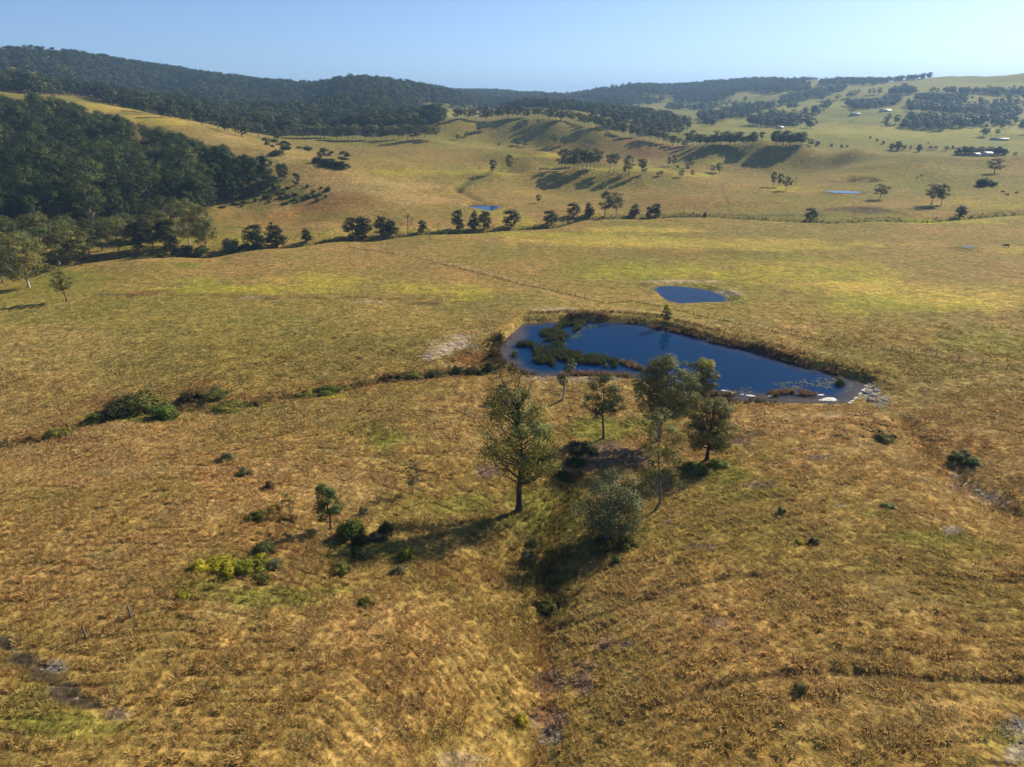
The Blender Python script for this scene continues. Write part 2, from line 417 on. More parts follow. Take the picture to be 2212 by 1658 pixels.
M = {
 'pasture': ground_material(), 'leaf': leaf_material('gum_leaves'), 'shrub': leaf_material('shrub_leaves', .35),
 'grass': grass_material('grass_blades'), 'water': water_material(),
 'bark': rough_material('grey_bark', (.10, .085, .07), (.30, .26, .22), 3.0, .9, .5, (1, 1, .25)),
 'dark_bark': rough_material('dark_bark', (.035, .028, .022), (.12, .10, .085), 4.0, .9, .6, (1, 1, .25)),
 'pale_bark': rough_material('pale_bark', (.30, .26, .22), (.62, .56, .48), 2.0, .8, .3, (1, 1, .3)),
 'dead_wood': rough_material('dead_wood', (.16, .14, .12), (.40, .36, .32), 5.0),
 'rock': rough_material('rock', (.13, .125, .12), (.34, .32, .30), 3.0, .9, .6),
 'pale_rock': rough_material('pale_mat', (.45, .42, .36), (.85, .82, .74), 2.5, .8, .5),
 'post': rough_material('fence_timber', (.10, .085, .07), (.26, .23, .20), 8.0),
 'wire': rough_material('fence_wire', (.25, .24, .22), (.38, .36, .34), 8.0, .5),
 'wall': rough_material('house_wall', (.50, .47, .42), (.62, .59, .54), 1.0, .8, .1),
 'roof_white': rough_material('white_roof_iron', (.38, .38, .37), (.48, .48, .46), .6, .4, .1),
 'roof_blue': rough_material('blue_grey_roof_iron', (.22, .30, .38), (.30, .38, .46), .6, .45, .1),
 'roof_dark': rough_material('dark_roof_iron', (.06, .07, .08), (.12, .13, .14), .6, .5, .1),
 'glass': rough_material('window_glass', (.02, .025, .03), (.04, .045, .05), 1.0, .1, 0),
 'door': rough_material('painted_door', (.16, .12, .09), (.22, .17, .13), 2.0, .6, .1),
 'hide': rough_material('black_hide', (.012, .010, .009), (.04, .03, .025), 3.0, .8, .2),
}

# ------------------------------------------------------------------ object helpers
def tag(o, label=None, cat=None, group=None, kind=None):
    if label: o['label'] = label
    if cat: o['category'] = cat
    if group: o['group'] = group
    if kind: o['kind'] = kind
    return o

def mesh_np(name, verts, faces, mat, smooth_shade=False, colour=None, cname='leaf_colour'):
    """verts (n,3); faces (m,k) all of one size; colour per face (m,3) or per vertex"""
    verts = np.asarray(verts, np.float32); faces = np.asarray(faces, np.int32)
    me = bpy.data.meshes.new(name); k = faces.shape[1]
    me.vertices.add(len(verts)); me.vertices.foreach_set('co', verts.ravel())
    me.loops.add(faces.size); me.loops.foreach_set('vertex_index', faces.ravel())
    me.polygons.add(len(faces)); me.polygons.foreach_set('loop_start', np.arange(0, faces.size, k, dtype=np.int32))
    me.polygons.foreach_set('loop_total', np.full(len(faces), k, np.int32))
    me.update(calc_edges=True)
    if smooth_shade: me.polygons.foreach_set('use_smooth', np.ones(len(faces), bool))
    if colour is not None:
        colour = np.asarray(colour, np.float32)
        dom = 'POINT' if len(colour) == len(verts) else 'FACE'
        if dom == 'FACE':
            a = me.attributes.new(cname, 'FLOAT_COLOR', 'FACE')
        else: a = me.attributes.new(cname, 'FLOAT_COLOR', 'POINT')
        a.data.foreach_set('color', np.c_[colour, np.ones(len(colour), np.float32)].astype(np.float32).ravel())
    me.materials.append(mat)
    return me

def link(name, me, parent=None, loc=(0, 0, 0)):
    o = bpy.data.objects.new(name, me); o.location = loc; o.parent = parent
    col.objects.link(o); return o

def empty(name, loc, rz=0.0, s=1.0):
    o = bpy.data.objects.new(name, None); o.location = loc; o.rotation_euler = (0, 0, rz)
    o.scale = (s, s, s) if not isinstance(s, (tuple, list)) else s
    o.empty_display_size = .3; col.objects.link(o); return o

def tube(path, radii, sides=6):
    path = np.asarray(path, float); n = len(path); radii = np.asarray(radii, float)
    d = np.gradient(path, axis=0); d /= np.linalg.norm(d, axis=1)[:, None] + 1e-9
    ref = np.where(np.abs(d[:, 2:3]) > .9, np.array([[1., 0, 0]]), np.array([[0, 0, 1.]]))
    a = np.cross(d, ref); a /= np.linalg.norm(a, axis=1)[:, None] + 1e-9; b = np.cross(d, a)
    an = np.linspace(0, 2 * np.pi, sides, endpoint=False)
    v = path[:, None] + radii[:, None, None] * (np.cos(an)[None, :, None] * a[:, None] + np.sin(an)[None, :, None] * b[:, None])
    i = np.arange(n - 1)[:, None] * sides; j = np.arange(sides)[None]; j2 = (j + 1) % sides
    f = np.stack([i + j, i + j2, i + sides + j2, i + sides + j], -1).reshape(-1, 4)
    return v.reshape(-1, 3), f

def join(parts):
    vs, fs, off = [], [], 0
    for v, f in parts:
        vs.append(v); fs.append(f + off); off += len(v)
    return np.concatenate(vs), np.concatenate(fs)

def box(x0, x1, y0, y1, z0, z1):
    v = np.array([(x, y, z) for z in (z0, z1) for y in (y0, y1) for x in (x0, x1)], float)
    f = np.array([(0, 2, 3, 1), (4, 5, 7, 6), (0, 1, 5, 4), (2, 6, 7, 3), (0, 4, 6, 2), (1, 3, 7, 5)])
    return v, f

# ------------------------------------------------------------------ what grows where on the ground
PAL = {
 'dry': (.315, .205, .085), 'tan': (.37, .26, .125), 'olive': (.225, .175, .052), 'green': (.15, .17, .03),
 'bright': (.34, .31, .04), 'brown': (.20, .105, .04), 'bare': (.22, .155, .12), 'soil': (.065, .05, .042),
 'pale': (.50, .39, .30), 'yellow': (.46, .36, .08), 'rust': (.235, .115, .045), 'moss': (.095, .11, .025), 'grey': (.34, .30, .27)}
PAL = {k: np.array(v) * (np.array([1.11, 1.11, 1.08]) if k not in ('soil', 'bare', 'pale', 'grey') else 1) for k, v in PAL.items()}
BLOBS = [  # picture u, v, half width, half height, colour, strength
 # left paddock
 (560,625,230,12,'bright',.6),(700,604,110,16,'bright',.55),(900,620,60,14,'bright',.45),(1020,632,70,20,'bright',.5),(420,607,60,8,'bright',.5),
 (405,573,28,5,'green',.8),(130,610,110,26,'green',.6),(640,655,150,10,'olive',.6),(300,600,120,30,'olive',.4),
 (540,644,30,3,'grey',.7),(790,652,40,3,'grey',.6),(580,646,25,3,'soil',.7),(320,632,40,4,'brown',.8),(250,637,50,3,'soil',.5),(920,657,40,4,'soil',.6),
 (120,760,190,80,'tan',.35),(500,790,350,60,'olive',.35),(820,760,160,50,'olive',.4),(330,690,260,30,'olive',.3),
 (250,875,90,25,'brown',.75),(430,838,60,20,'brown',.7),(100,950,110,10,'brown',.6),(600,862,140,12,'brown',.6),(760,835,90,14,'brown',.55),(940,812,120,10,'brown',.7),
 (300,905,110,10,'green',.7),(520,880,120,7,'green',.6),(690,855,70,7,'bright',.6),
 # bare spill below the dam
 (985,745,50,15,'pale',.9),(955,762,40,10,'pale',.8),(935,772,22,6,'pale',.8),(1000,730,26,8,'pale',.6),(975,790,40,7,'tan',.8),(1005,770,50,22,'rust',.75),(1030,720,40,14,'tan',.6),(990,800,50,8,'brown',.7),(1065,762,22,40,'brown',.7),
 (1300,672,160,5,'tan',.4),(1190,668,60,4,'grey',.5),
 # round the dam
 (1500,700,260,10,'tan',.25),(1480,609,80,4,'pale',.6),(1575,634,30,8,'grey',.7),(1600,650,20,5,'green',.6),
 (1880,845,26,20,'grey',.9),(1908,866,22,14,'grey',.8),(1700,893,260,5,'tan',.6),(1800,898,60,5,'pale',.45),(1250,818,110,8,'grey',.5),(1420,836,60,8,'brown',.5),
 # right paddock
 (1400,585,180,20,'bright',.55),(1750,592,220,32,'bright',.55),(1950,655,210,26,'bright',.55),(1880,620,120,20,'yellow',.6),(2060,640,190,28,'yellow',.5),(1700,690,200,14,'olive',.3),
 (2120,740,150,34,'green',.45),(1930,730,140,22,'brown',.25),(1600,530,300,14,'yellow',.5),(1300,520,200,14,'yellow',.55),(1150,507,160,6,'bright',.6),(1380,497,160,7,'yellow',.55),
 (2000,560,260,22,'olive',.5),(1750,560,120,8,'green',.35),(2180,540,40,10,'bright',.4),(1500,545,160,10,'brown',.35),(2095,534,30,3,'green',.6),
 (2180,840,120,30,'olive',.45),(2000,830,120,14,'tan',.35),
 # creek flats
 (2030,479,150,6,'bright',.9),(2150,470,80,5,'bright',.6),(1600,466,260,3,'soil',.4),(1110,478,60,14,'bright',.6),(1060,460,50,8,'bright',.4),(880,498,160,6,'bright',.5),(700,508,60,8,'bright',.4),(2200,448,60,6,'bright',.5),
 (1865,455,85,8,'soil',.75),(1855,397,50,4,'rust',.7),(1850,393,60,3,'soil',.6),(1825,416,55,4,'soil',.5),
 # spur and slopes
 (800,405,140,25,'tan',.7),(900,432,90,18,'tan',.6),(560,345,120,22,'tan',.55),(680,385,120,20,'tan',.5),(480,305,60,16,'tan',.5),(330,262,120,12,'yellow',.6),(200,235,120,14,'yellow',.5),
 (720,440,120,26,'rust',.6),(600,470,120,20,'rust',.55),(820,455,90,12,'olive',.7),(690,470,80,14,'moss',.4),(560,420,120,30,'moss',.6),
 (200,430,330,110,'moss',.8),(100,330,260,70,'moss',.7),(400,520,300,18,'bright',.35),
 (1300,318,150,30,'rust',.4),(1430,330,60,18,'rust',.45),(1240,345,100,10,'brown',.6),(1120,290,110,20,'olive',.5),(1060,345,80,10,'brown',.4),
 (950,372,150,7,'bright',.55),(1180,336,140,5,'bright',.6),(1330,366,150,5,'bright',.55),(1560,350,60,6,'bright',.6),(1700,408,60,7,'bright',.7),(1530,378,60,6,'bright',.6),
 (1900,370,300,40,'olive',.6),(2050,400,200,30,'green',.45),(2150,440,120,18,'bright',.4),(1900,345,240,14,'moss',.35),(1600,330,100,14,'moss',.5),
 (1480,440,180,18,'brown',.35),(1300,430,120,20,'olive',.5),
 (1850,300,400,14,'green',.5),(2000,280,300,20,'bright',.45),(1900,250,160,20,'green',.5),(2150,190,120,14,'bright',.4),
 # near ground
 (1300,930,95,30,'green',.75),(1390,915,70,25,'green',.5),(1335,985,95,30,'bare',.85),(1290,1010,60,18,'soil',.35),(1062,1018,34,20,'bare',.85),(1632,936,36,11,'soil',.7),(1600,955,25,10,'bare',.7),
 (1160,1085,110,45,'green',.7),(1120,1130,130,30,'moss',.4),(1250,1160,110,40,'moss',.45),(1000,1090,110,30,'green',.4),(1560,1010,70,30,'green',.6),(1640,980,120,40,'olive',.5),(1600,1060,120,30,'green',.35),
 (830,950,45,38,'green',.6),(750,925,60,20,'olive',.5),(900,845,90,14,'olive',.5),(1330,1155,70,22,'olive',.5),
 (1765,988,30,7,'bare',.8),(1725,972,30,4,'bare',.7),(1640,1050,40,8,'bare',.75),(1675,1075,18,4,'bare',.6),(1815,1092,14,6,'grey',.7),(2055,1148,14,9,'grey',.8),(1445,1128,20,14,'bare',.8),(1465,1108,22,6,'bare',.6),
 (1525,1184,38,9,'bare',.85),(1545,1345,26,12,'bare',.7),(1305,1392,30,12,'bare',.85),(1350,1392,24,9,'bare',.7),(1270,1440,30,12,'bare',.5),(1190,1480,34,24,'bare',.85),(1262,1482,24,22,'bare',.8),(1185,1555,45,30,'bare',.9),(1190,1592,30,18,'grey',.6),
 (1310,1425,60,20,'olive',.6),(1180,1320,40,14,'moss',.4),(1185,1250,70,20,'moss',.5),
 (2000,1160,90,14,'green',.45),(1900,1110,60,10,'green',.4),(2100,1190,100,25,'green',.35),(2080,1050,30,14,'pale',.5),(2120,1072,36,9,'pale',.75),(2150,1088,30,8,'pale',.7),(2060,1030,18,8,'pale',.7),(2090,1000,40,20,'green',.5),(1990,960,40,20,'brown',.4),(2110,960,60,20,'brown',.4),
 (10,1385,26,18,'soil',.95),(50,1425,40,20,'soil',.95),(95,1455,40,22,'soil',.9),(140,1495,36,26,'soil',.95),(190,1520,34,12,'soil',.9),(255,1545,30,14,'bare',.7),(125,1440,20,14,'grey',.6),(190,1490,40,22,'brown',.7),
 (70,1530,110,50,'olive',.8),(150,1570,130,30,'green',.5),(60,1480,60,20,'olive',.6),(40,1380,110,20,'olive',.4),
 (600,1290,130,26,'green',.55),(450,1275,90,26,'green',.5),(700,1275,60,16,'green',.4),(300,1130,70,22,'olive',.5),(120,1070,80,16,'olive',.4),(390,1060,50,16,'olive',.45),(560,1120,70,20,'brown',.4),(950,1600,60,40,'olive',.5),(1000,1640,60,20,'grey',.4),
 (2195,1570,36,26,'grey',.7),(2200,1625,30,22,'grey',.75),(2150,1640,120,26,'olive',.5),(2190,1595,70,30,'green',.5),
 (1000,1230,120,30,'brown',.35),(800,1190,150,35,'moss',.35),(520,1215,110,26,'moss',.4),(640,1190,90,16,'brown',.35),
]
BLOBS.sort(key=lambda b: b[4] in ('soil', 'bare', 'grey', 'pale'))
def ground_colour(x, y, z):
    u, v, _ = project(x, y, z)
    shp = x.shape
    n1 = fbm(x, y, 34, 4, 41); n2 = fbm(x, y, 7, 4, 43); n3 = fbm(x, y, 150, 3, 47)
    farw = smooth(70, 200, y); farf = smooth(420, 900, y)
    c = PAL['dry'] * np.ones(shp + (1,))
    def mixin(c, p, m): return c + (PAL[p] - c) * np.clip(m, 0, 1)[..., None]
    c = mixin(c, 'tan', .55 * smooth(.02, .25, n2) * (1 - farw))
    c = mixin(c, 'olive', (.45 + .3 * smooth(500, 1900, u)) * smooth(-.12, .2, n1) + .28 * farw + .18 * smooth(1200, 2300, u))
    c = mixin(c, 'brown', .22 * smooth(.05, .25, fbm(x, y, 14, 3, 53)) * (1 - .5 * farw))
    c = mixin(c, 'olive', .5 * smooth(350, 500, y))
    c = mixin(c, 'green', .35 * farf + .3 * smooth(0, .2, n3) * farw)
    c = mixin(c, 'green', .45 * smooth(1300, 1600, u) * smooth(650, 900, y))
    c = mixin(c, 'bright', .25 * smooth(1400, 1700, u) * smooth(700, 1000, y))
    far = np.maximum(1, y / 120.)
    wu = 40 * fbm(x, y, 9 * far, 3, 61) ; wv = wu * .3
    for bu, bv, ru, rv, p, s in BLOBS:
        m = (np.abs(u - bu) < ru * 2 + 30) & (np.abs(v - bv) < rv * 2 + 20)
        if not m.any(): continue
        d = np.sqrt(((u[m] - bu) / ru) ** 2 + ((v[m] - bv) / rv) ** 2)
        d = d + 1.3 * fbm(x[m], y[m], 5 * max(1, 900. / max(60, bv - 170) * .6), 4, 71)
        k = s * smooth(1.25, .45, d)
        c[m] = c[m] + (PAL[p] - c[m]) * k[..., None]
    # wheel tracks and cattle paths show as paler, trodden earth
    for pl, wd, p, s in TRACKS:
        pa = np.asarray(pl); lo = pa.min(0) - 8; hi = pa.max(0) + 8
        m = (x > lo[0]) & (x < hi[0]) & (y > lo[1]) & (y < hi[1])
        if m.any():
            d, _ = line_dist(x[m], y[m], pl)
            d = d + .8 * wd * fbm(x[m], y[m], 5, 3, 73)
            k = s * smooth(wd * 1.3, wd * .3, d)
            c[m] = c[m] + (PAL[p] - c[m]) * k[..., None]
    return np.clip(c, .01, .9)

def track(pts, z, off):
    p = np.array([pix_at_height(u, v, zz)[:2] for (u, v), zz in zip(pts, z if isinstance(z, (list, tuple)) else [z] * len(pts))])
    d = np.gradient(p, axis=0); nrm = np.c_[-d[:, 1], d[:, 0]]; nrm /= np.linalg.norm(nrm, axis=1)[:, None]
    return [tuple(q) for q in p + nrm * off]
_tr1 = [(1640,893),(1740,900),(1830,908),(1900,904),(1950,885),(1990,860),(2040,836),(2120,818),(2230,812)]
_tr2 = [(770,530),(900,553),(1000,572),(1080,594),(1150,620),(1210,645),(1290,662),(1400,672),(1500,692),(1640,725),(1760,757),(1900,780),(2040,800),(2230,818)]
TRACKS = [(track(_tr1, 1.2, o), .35, 'tan', .55) for o in (-.8, .8)] + [(track(_tr2, [-5,-4.5,-4,-3.5,-3,-1.5,.8,1.2,1.2,1.2,1.2,1.1,1.1,1.2], o), .4, 'tan', .75) for o in (-.8, .8)]
TRACKS += [(track([(q + 62, 688), (q + 26, 720), (q + 4, 760), (q, 800), (q + 22, 845)], -3, 0), .35, 'brown', .45) for q in (20, 48, 78, 112, 150, 190)]
TRACKS += [(track([(430 + 14 * q, 1395 + 22 * q), (700 + 5 * q, 1372 + 30 * q), (900, 1420 + 34 * q), (1060 + 4 * q, 1500 + 36 * q)], 9.5, 0), .22, 'brown', .4) for q in range(4)]
TRACKS += [(PATH1[0], .35, 'soil', .45), (PATH2[0], .35, 'soil', .45), (GULLY[0], .8, 'brown', .5), (CREEK_L[0], 1.6, 'moss', .5), (DRAIN[0], .8, 'brown', .6), (CREEK[0], 2.6, 'moss', .75), (GULLY_R[0], 1.3, 'brown', .25), (GULLY_C[0], 3, 'moss', .7)]

def terrace(x, y):                          # cattle terracettes follow the contour lines of the near slopes
    zb = base_height(x, y) + .5 * fbm(x, y, 22, 3, 11)
    ph = zb / .30 + 1.7 * fbm(x, y, 8, 4, 81)
    return ph - np.floor(ph), zb

# ------------------------------------------------------------------ ground sheet
NX, NY = 960, 900
yy = np.geomspace(11, 16000, 40000)
den = 1.0 * HC / (yy ** 2 + HC ** 2) + .16 / yy
cum = np.r_[0, np.cumsum((den[1:] + den[:-1]) / 2 * np.diff(yy))]
rows = np.interp(np.linspace(0, cum[-1], NY), cum, yy)
tn = np.linspace(-1, 1, NX)
GX = (rows[:, None] * 1.12 + 28) * tn[None]; GY = np.repeat(rows[:, None], NX, 1)
GZ = height(GX, GY)
fr, zb = terrace(GX, GY)
slope_near = (1 - smooth(95, 150, GY))
GZ = GZ + slope_near * .10 * (smooth(0, .30, fr) * (1 - smooth(.85, 1, fr)) - .5) * (.05 + 1.6 * smooth(.05, .8, vnoise(GX / 7, GY / 7, 5)))
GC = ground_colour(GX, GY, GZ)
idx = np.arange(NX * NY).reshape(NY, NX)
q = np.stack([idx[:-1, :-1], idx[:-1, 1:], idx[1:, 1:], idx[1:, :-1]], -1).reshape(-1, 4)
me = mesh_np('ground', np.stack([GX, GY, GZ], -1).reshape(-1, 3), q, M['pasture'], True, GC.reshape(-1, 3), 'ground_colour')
ground = tag(link('ground', me), kind='structure')

# ------------------------------------------------------------------ water
def water(name, poly, lev, shallow_w, base_shallow=0.0):
    pa = np.asarray(poly); lo = pa.min(0) - 1.2; hi = pa.max(0) + 1.2
    st = max(.35, (hi - lo).max() / 170)
    xs = np.arange(lo[0], hi[0] + st, st); ys = np.arange(lo[1], hi[1] + st, st)
    X, Y = np.meshgrid(xs, ys); d, _ = line_dist(X, Y, poly + [poly[0]]); ins = in_poly(X, Y, poly)
    keep = ins | (d < .9)
    sh = smooth(shallow_w * 1.25, shallow_w * .2, d + 2.2 * shallow_w * fbm(X, Y, 7, 3, 91) * .5)
    if name == 'dam_water':
        sh = sh * (.25 + .75 * np.maximum(smooth(14, 4, X), smooth(150, 118, Y)))
    sh = np.clip(np.where(ins, sh, 1) + base_shallow, 0, 1)
    ii = np.arange(X.size).reshape(X.shape)
    f = np.stack([ii[:-1, :-1], ii[:-1, 1:], ii[1:, 1:], ii[1:, :-1]], -1)
    kq = keep[:-1, :-1] & keep[:-1, 1:] & keep[1:, 1:] & keep[1:, :-1]
    f = f[kq]; used = np.unique(f); mp = np.full(X.size, -1); mp[used] = np.arange(len(used))
    v = np.stack([X, Y, np.full(X.shape, lev)], -1).reshape(-1, 3)[used]
    me = mesh_np(name, v, mp[f], M['water'], False)
    a = me.attributes.new('shallow', 'FLOAT', 'POINT'); a.data.foreach_set('value', sh.ravel()[used].astype(np.float32))
    return tag(link(name, me), kind='structure')
water('dam_water', DAM, 0.0, 4.0)
water('small_dam_water', DAM2, -1.4, .9, .08)
water('hillside_pond_water', DAM3, -4.6, 1.0)
water('paddock_pond_water', DAM4, -2.6, 1.0)
water('puddle_water', PUD, -3.2, .5)
water('muddy_puddle_water', PUD2, -3.4, .5)

# ------------------------------------------------------------------ tree builder
def profile(shape, t):
    t = np.clip(t, 0, 1)
    if shape == 'round': return np.sin(np.pi * (t * .86 + .10)) ** .6
    if shape == 'cone': return (1 - t) ** .75 * smooth(0, .15, t) * .95 + .06
    if shape == 'column': return np.sin(np.pi * (t * .88 + .08)) ** .4 * (.75 + .25 * (1 - t))
    if shape == 'tall': return np.interp(t, [0, .12, .32, .55, .72, .85, 1], [.35, .70, .95, 1, .95, .72, .30])
    if shape == 'umbrella': return smooth(0, .55, t) * .7 + .3 - .55 * smooth(.75, 1.0, t)
    return np.sqrt(np.maximum(0, 1 - (2 * t - 1) ** 2))

def leaf_cards(r, centre, size, n, L, axis_out, flat=.7, spread=.28):
    d = r.normal(size=(n, 3)); d /= np.linalg.norm(d, axis=1)[:, None]
    rad = r.random(n) ** .33
    p = centre + d * rad[:, None] * size * np.array([1, 1, flat])
    nn = d * .75 + np.array([0, 0, .25]) + (0 if axis_out is None else axis_out * .75) + r.normal(size=(n, 3)) * spread; nn /= np.linalg.norm(nn, axis=1)[:, None]
    a = np.cross(nn, r.normal(size=(n, 3))); a /= np.linalg.norm(a, axis=1)[:, None] + 1e-9
    b = np.cross(nn, a)
    ll = (L * (.6 + .8 * r.random(n)))[:, None]
    v = np.stack([p - a * ll * .5, p + b * ll * .26 + nn * ll * .06, p + a * ll * .5, p - b * ll * .26 + nn * ll * .06], 1)
    return v.reshape(-1, 3)

def build_tree(seed, H=14., cb=.35, rw=4.5, n=40, cr=1.2, leaves=120, L=.35, tr=.28, lean=(0, 0), shape='round', colour=(.07, .10, .035),
               limb=.5, bark='bark', flat=.7, sides=6, var=.25, fork=False, top_bare=0, asym=(0, 0), centres=None, shift=(0, 0), droop=0.0, yellow=None):
    r = np.random.default_rng(seed)
    # trunk
    k = 9; tt = np.linspace(0, 1, k); hz = H * (cb + (1 - cb) * .72) * tt
    wob = np.cumsum(r.normal(size=(k, 2)) * H * .008, 0); wob[0] = 0
    path = np.c_[wob[:, 0] + lean[0] * H * tt ** 1.3, wob[:, 1] + lean[1] * H * tt ** 1.3, hz]
    path[0, 2] = -.5
    rad = tr * (1 - .82 * tt); rad[0] *= 1.5
    parts = [tube(path, rad, sides + 1)]
    def trunk_at(z):
        return np.array([np.interp(z, path[:, 2], path[:, 0]), np.interp(z, path[:, 2], path[:, 1]), z])
    # foliage clumps
    cs = []
    if centres is None:
        tries = 0; gap = cr * 1.0
        while len(cs) < n and tries < n * 60:
            tries += 1
            t = r.random() ** .85
            rr = rw * profile(shape, t) * (r.random() ** .42)
            a = r.random() * 2 * np.pi
            z = H * (cb + (1 - cb) * t) - (cr * flat if t > .85 else 0)
            ax = trunk_at(min(z, path[-1, 2]))
            c = np.array([ax[0] + rr * np.cos(a) + shift[0] + asym[0] * t, ax[1] + rr * np.sin(a) + shift[1] + asym[1] * t, z - droop * rr])
            if c[2] < .35: c[2] = .35
            if all(np.linalg.norm(c - e) > gap for e in cs): cs.append(c)
            if tries % (n * 8) == 0: gap *= .8
    else: cs = [np.array(c, float) for c in centres]
    vs, cols = [], []
    base = np.array(colour)
    for c in cs:
        sz = cr * (.65 + .7 * r.random())
        m = max(3, int(leaves * (sz / cr) ** 2))
        cc = np.array([shift[0] + asym[0] * .5 + lean[0] * H * .4, shift[1] + lean[1] * H * .4, H * (cb + (1 - cb) * .38)])
        ao = (c - cc) / np.array([rw, rw, H * (1 - cb) * .5]); ao = ao / max(.6, np.linalg.norm(ao))
        vs.append(leaf_cards(r, c, sz, m, L, ao, flat))
        tone = base * (1 + var * r.normal() * .7) * (1 + np.array([.18, .03, -.12]) * r.normal() * .7)
        if yellow is not None and (c[2] > H * yellow[0]) and (c[0] * yellow[1] + c[1] * yellow[2] > yellow[3]):
            tone = np.array([.33, .30, .02]) * (1 + .15 * r.normal())
        lc = tone * (1 + .22 * r.normal(size=(m, 1)))
        cols.append(np.clip(lc, .006, .8))
        # branch to the clump
        hd = math.hypot(c[0] - trunk_at(min(c[2], path[-1, 2]))[0], c[1] - trunk_at(min(c[2], path[-1, 2]))[1])
        zs = max(H * cb * .75, min(path[-1, 2] * .97, c[2] - (limb * hd + .06 * H * r.random() + .25)))
        s = trunk_at(zs)
        mid = (s + c) / 2 + np.array([0, 0, -.10 * hd]) + r.normal(size=3) * .05 * hd
        br = tr * (.16 + .22 * (hd / max(rw, .1))) * (1.1 - .6 * zs / H)
        q = np.linspace(0, 1, 4)[:, None]
        bp = (1 - q) ** 2 * s + 2 * q * (1 - q) * mid + q * q * c
        parts.append(tube(bp, br * np.array([1, .72, .45, .15]), max(3, sides - 2)))
        if leaves > 60:
            for _ in range(2):
                e = c + r.normal(size=3) * sz * .55
                parts.append(tube(np.array([bp[2], (bp[2] + e) / 2 + r.normal(size=3) * .08, e]), br * np.array([.4, .28, .08]), 3))
    for _ in range(top_bare):                # leafless twigs standing out of the crown
        z = H * (.62 + .3 * r.random()); s = trunk_at(min(z, path[-1, 2]))
        a = r.random() * 2 * np.pi; l = H * (.10 + .16 * r.random())
        e = s + np.array([math.cos(a) * l * .55 + asym[0] * .5, math.sin(a) * l * .55, l])
        e[2] = min(e[2], H)
        mid = (s + e) / 2 + r.normal(size=3) * .25
        parts.append(tube(np.array([s, mid, e]), tr * np.array([.22, .13, .04]), 3))
        for _ in range(4):
            o = mid + (e - mid) * r.random(); g = o + r.normal(size=3) * l * .18 + np.array([0, 0, l * .18])
            parts.append(tube(np.array([o, (o + g) / 2, g]), tr * np.array([.10, .07, .03]), 3))
    v, f = join(parts)
    tm = mesh_np('trunk', v, f, M[bark], True)
    lv = np.concatenate(vs) if vs else np.zeros((0, 3))
    lf = np.arange(len(lv)).reshape(-1, 4)
    cm = mesh_np('crown', lv, lf, M['leaf'], False, np.concatenate(cols))
    return tm, cm, H

def tree(name, proto, loc, h, label, group=None, rz=0.0, wide=1.0, cat='tree'):
    tm, cm, H = proto; s = h / H
    e = empty(name, loc, rz, (s * wide, s * wide, s))
    link('trunk', tm, e); link('crown', cm, e)
    tag(e, label, cat, group)
    return e

def px_tree(name, proto, u, vb, vt, label, group=None, rz=None, width=None, ylim=(24, 9000), cat='tree', pw=None):
    x, y, z = (a[0] for a in pick(u, vb, *ylim))
    _, _, dep = project(x, y, z)
    dx, dy, dz = ray(u, vt); h = HC + dz / dy * y - z      # the top's line of sight at the same distance
    h = max(h, .5)
    wide = 1.0
    if width:
        wide = np.clip((width * dep / FPX) / (2 * proto_width(proto) * h / proto[2]), .6, 1.8)
    return tree(name, proto, (x, y, z - .05), h, label, group, random.random() * 6.28 if rz is None else rz, float(wide), cat)
_pw = {}
def proto_width(p):
    k = p[1].name
    if k not in _pw:
        a = np.empty(len(p[1].vertices) * 3, np.float32); p[1].vertices.foreach_get('co', a); a = a.reshape(-1, 3)
        _pw[k] = float(np.percentile(np.hypot(a[:, 0], a[:, 1]), 96))
    return _pw[k]
random.seed(11)

GUM = (.125, .145, .055); OAK = (.060, .080, .036); FOREST = (.056, .088, .027); FARG = (.062, .090, .040)
# ---- the near trees, each one its own shape
hero = build_tree(101, H=21, cb=.30, rw=5.5, n=62, cr=1.45, leaves=170, L=.34, tr=.50, shape='round', colour=(.16, .175, .055), bark='dark_bark', top_bare=20, var=.3, asym=(-2.2, 0), droop=.22, shift=(.9, 0), limb=.65)
slim = build_tree(102, H=15, cb=.30, rw=4.2, n=42, cr=.95, leaves=130, L=.32, tr=.24, shape='round', colour=(.18, .185, .06), bark='dark_bark', droop=.15)
twin = build_tree(103, H=9, cb=.3, rw=2.0, n=18, cr=.62, leaves=130, L=.26, tr=.30, shape='round', colour=(.15, .175, .07), bark='pale_bark', lean=(.10, 0),
                  centres=[(a, b, c) for a, b, c in [(-.1,0,3.6),(.6,.3,3.9),(-.4,.4,4.4),(.4,-.5,4.7),(0,0,5.2),(-.7,-.2,4.9),(.2,.6,5.0),(1.3,0,6.2),(1.9,.3,6.8),(1.0,.5,7.0),(1.6,-.5,7.3),(2.2,-.1,7.6),(1.3,.2,8.0),(.8,-.4,7.6),(1.8,.4,8.3),(.5,.1,6.6)]])
tiny = build_tree(104, H=5, cb=.30, rw=1.5, n=16, cr=.55, leaves=130, L=.24, tr=.12, shape='round', colour=(.055, .065, .03), bark='dark_bark')
spread = build_tree(105, H=19, cb=.34, rw=6.6, n=120, cr=1.25, leaves=150, L=.36, tr=.42, shape='round', colour=(.135, .15, .055), bark='bark', droop=.12, var=.3)
flower = build_tree(106, H=14, cb=.18, rw=3.9, n=66, cr=1.0, leaves=140, L=.32, tr=.26, shape='round', colour=(.13, .15, .05), bark='dark_bark', yellow=(.80, 1, 0, -.6))
dome = build_tree(107, H=14, cb=.26, rw=5.2, n=88, cr=1.05, leaves=150, L=.33, tr=.36, shape='round', colour=(.115, .12, .04), bark='dark_bark', droop=.1)
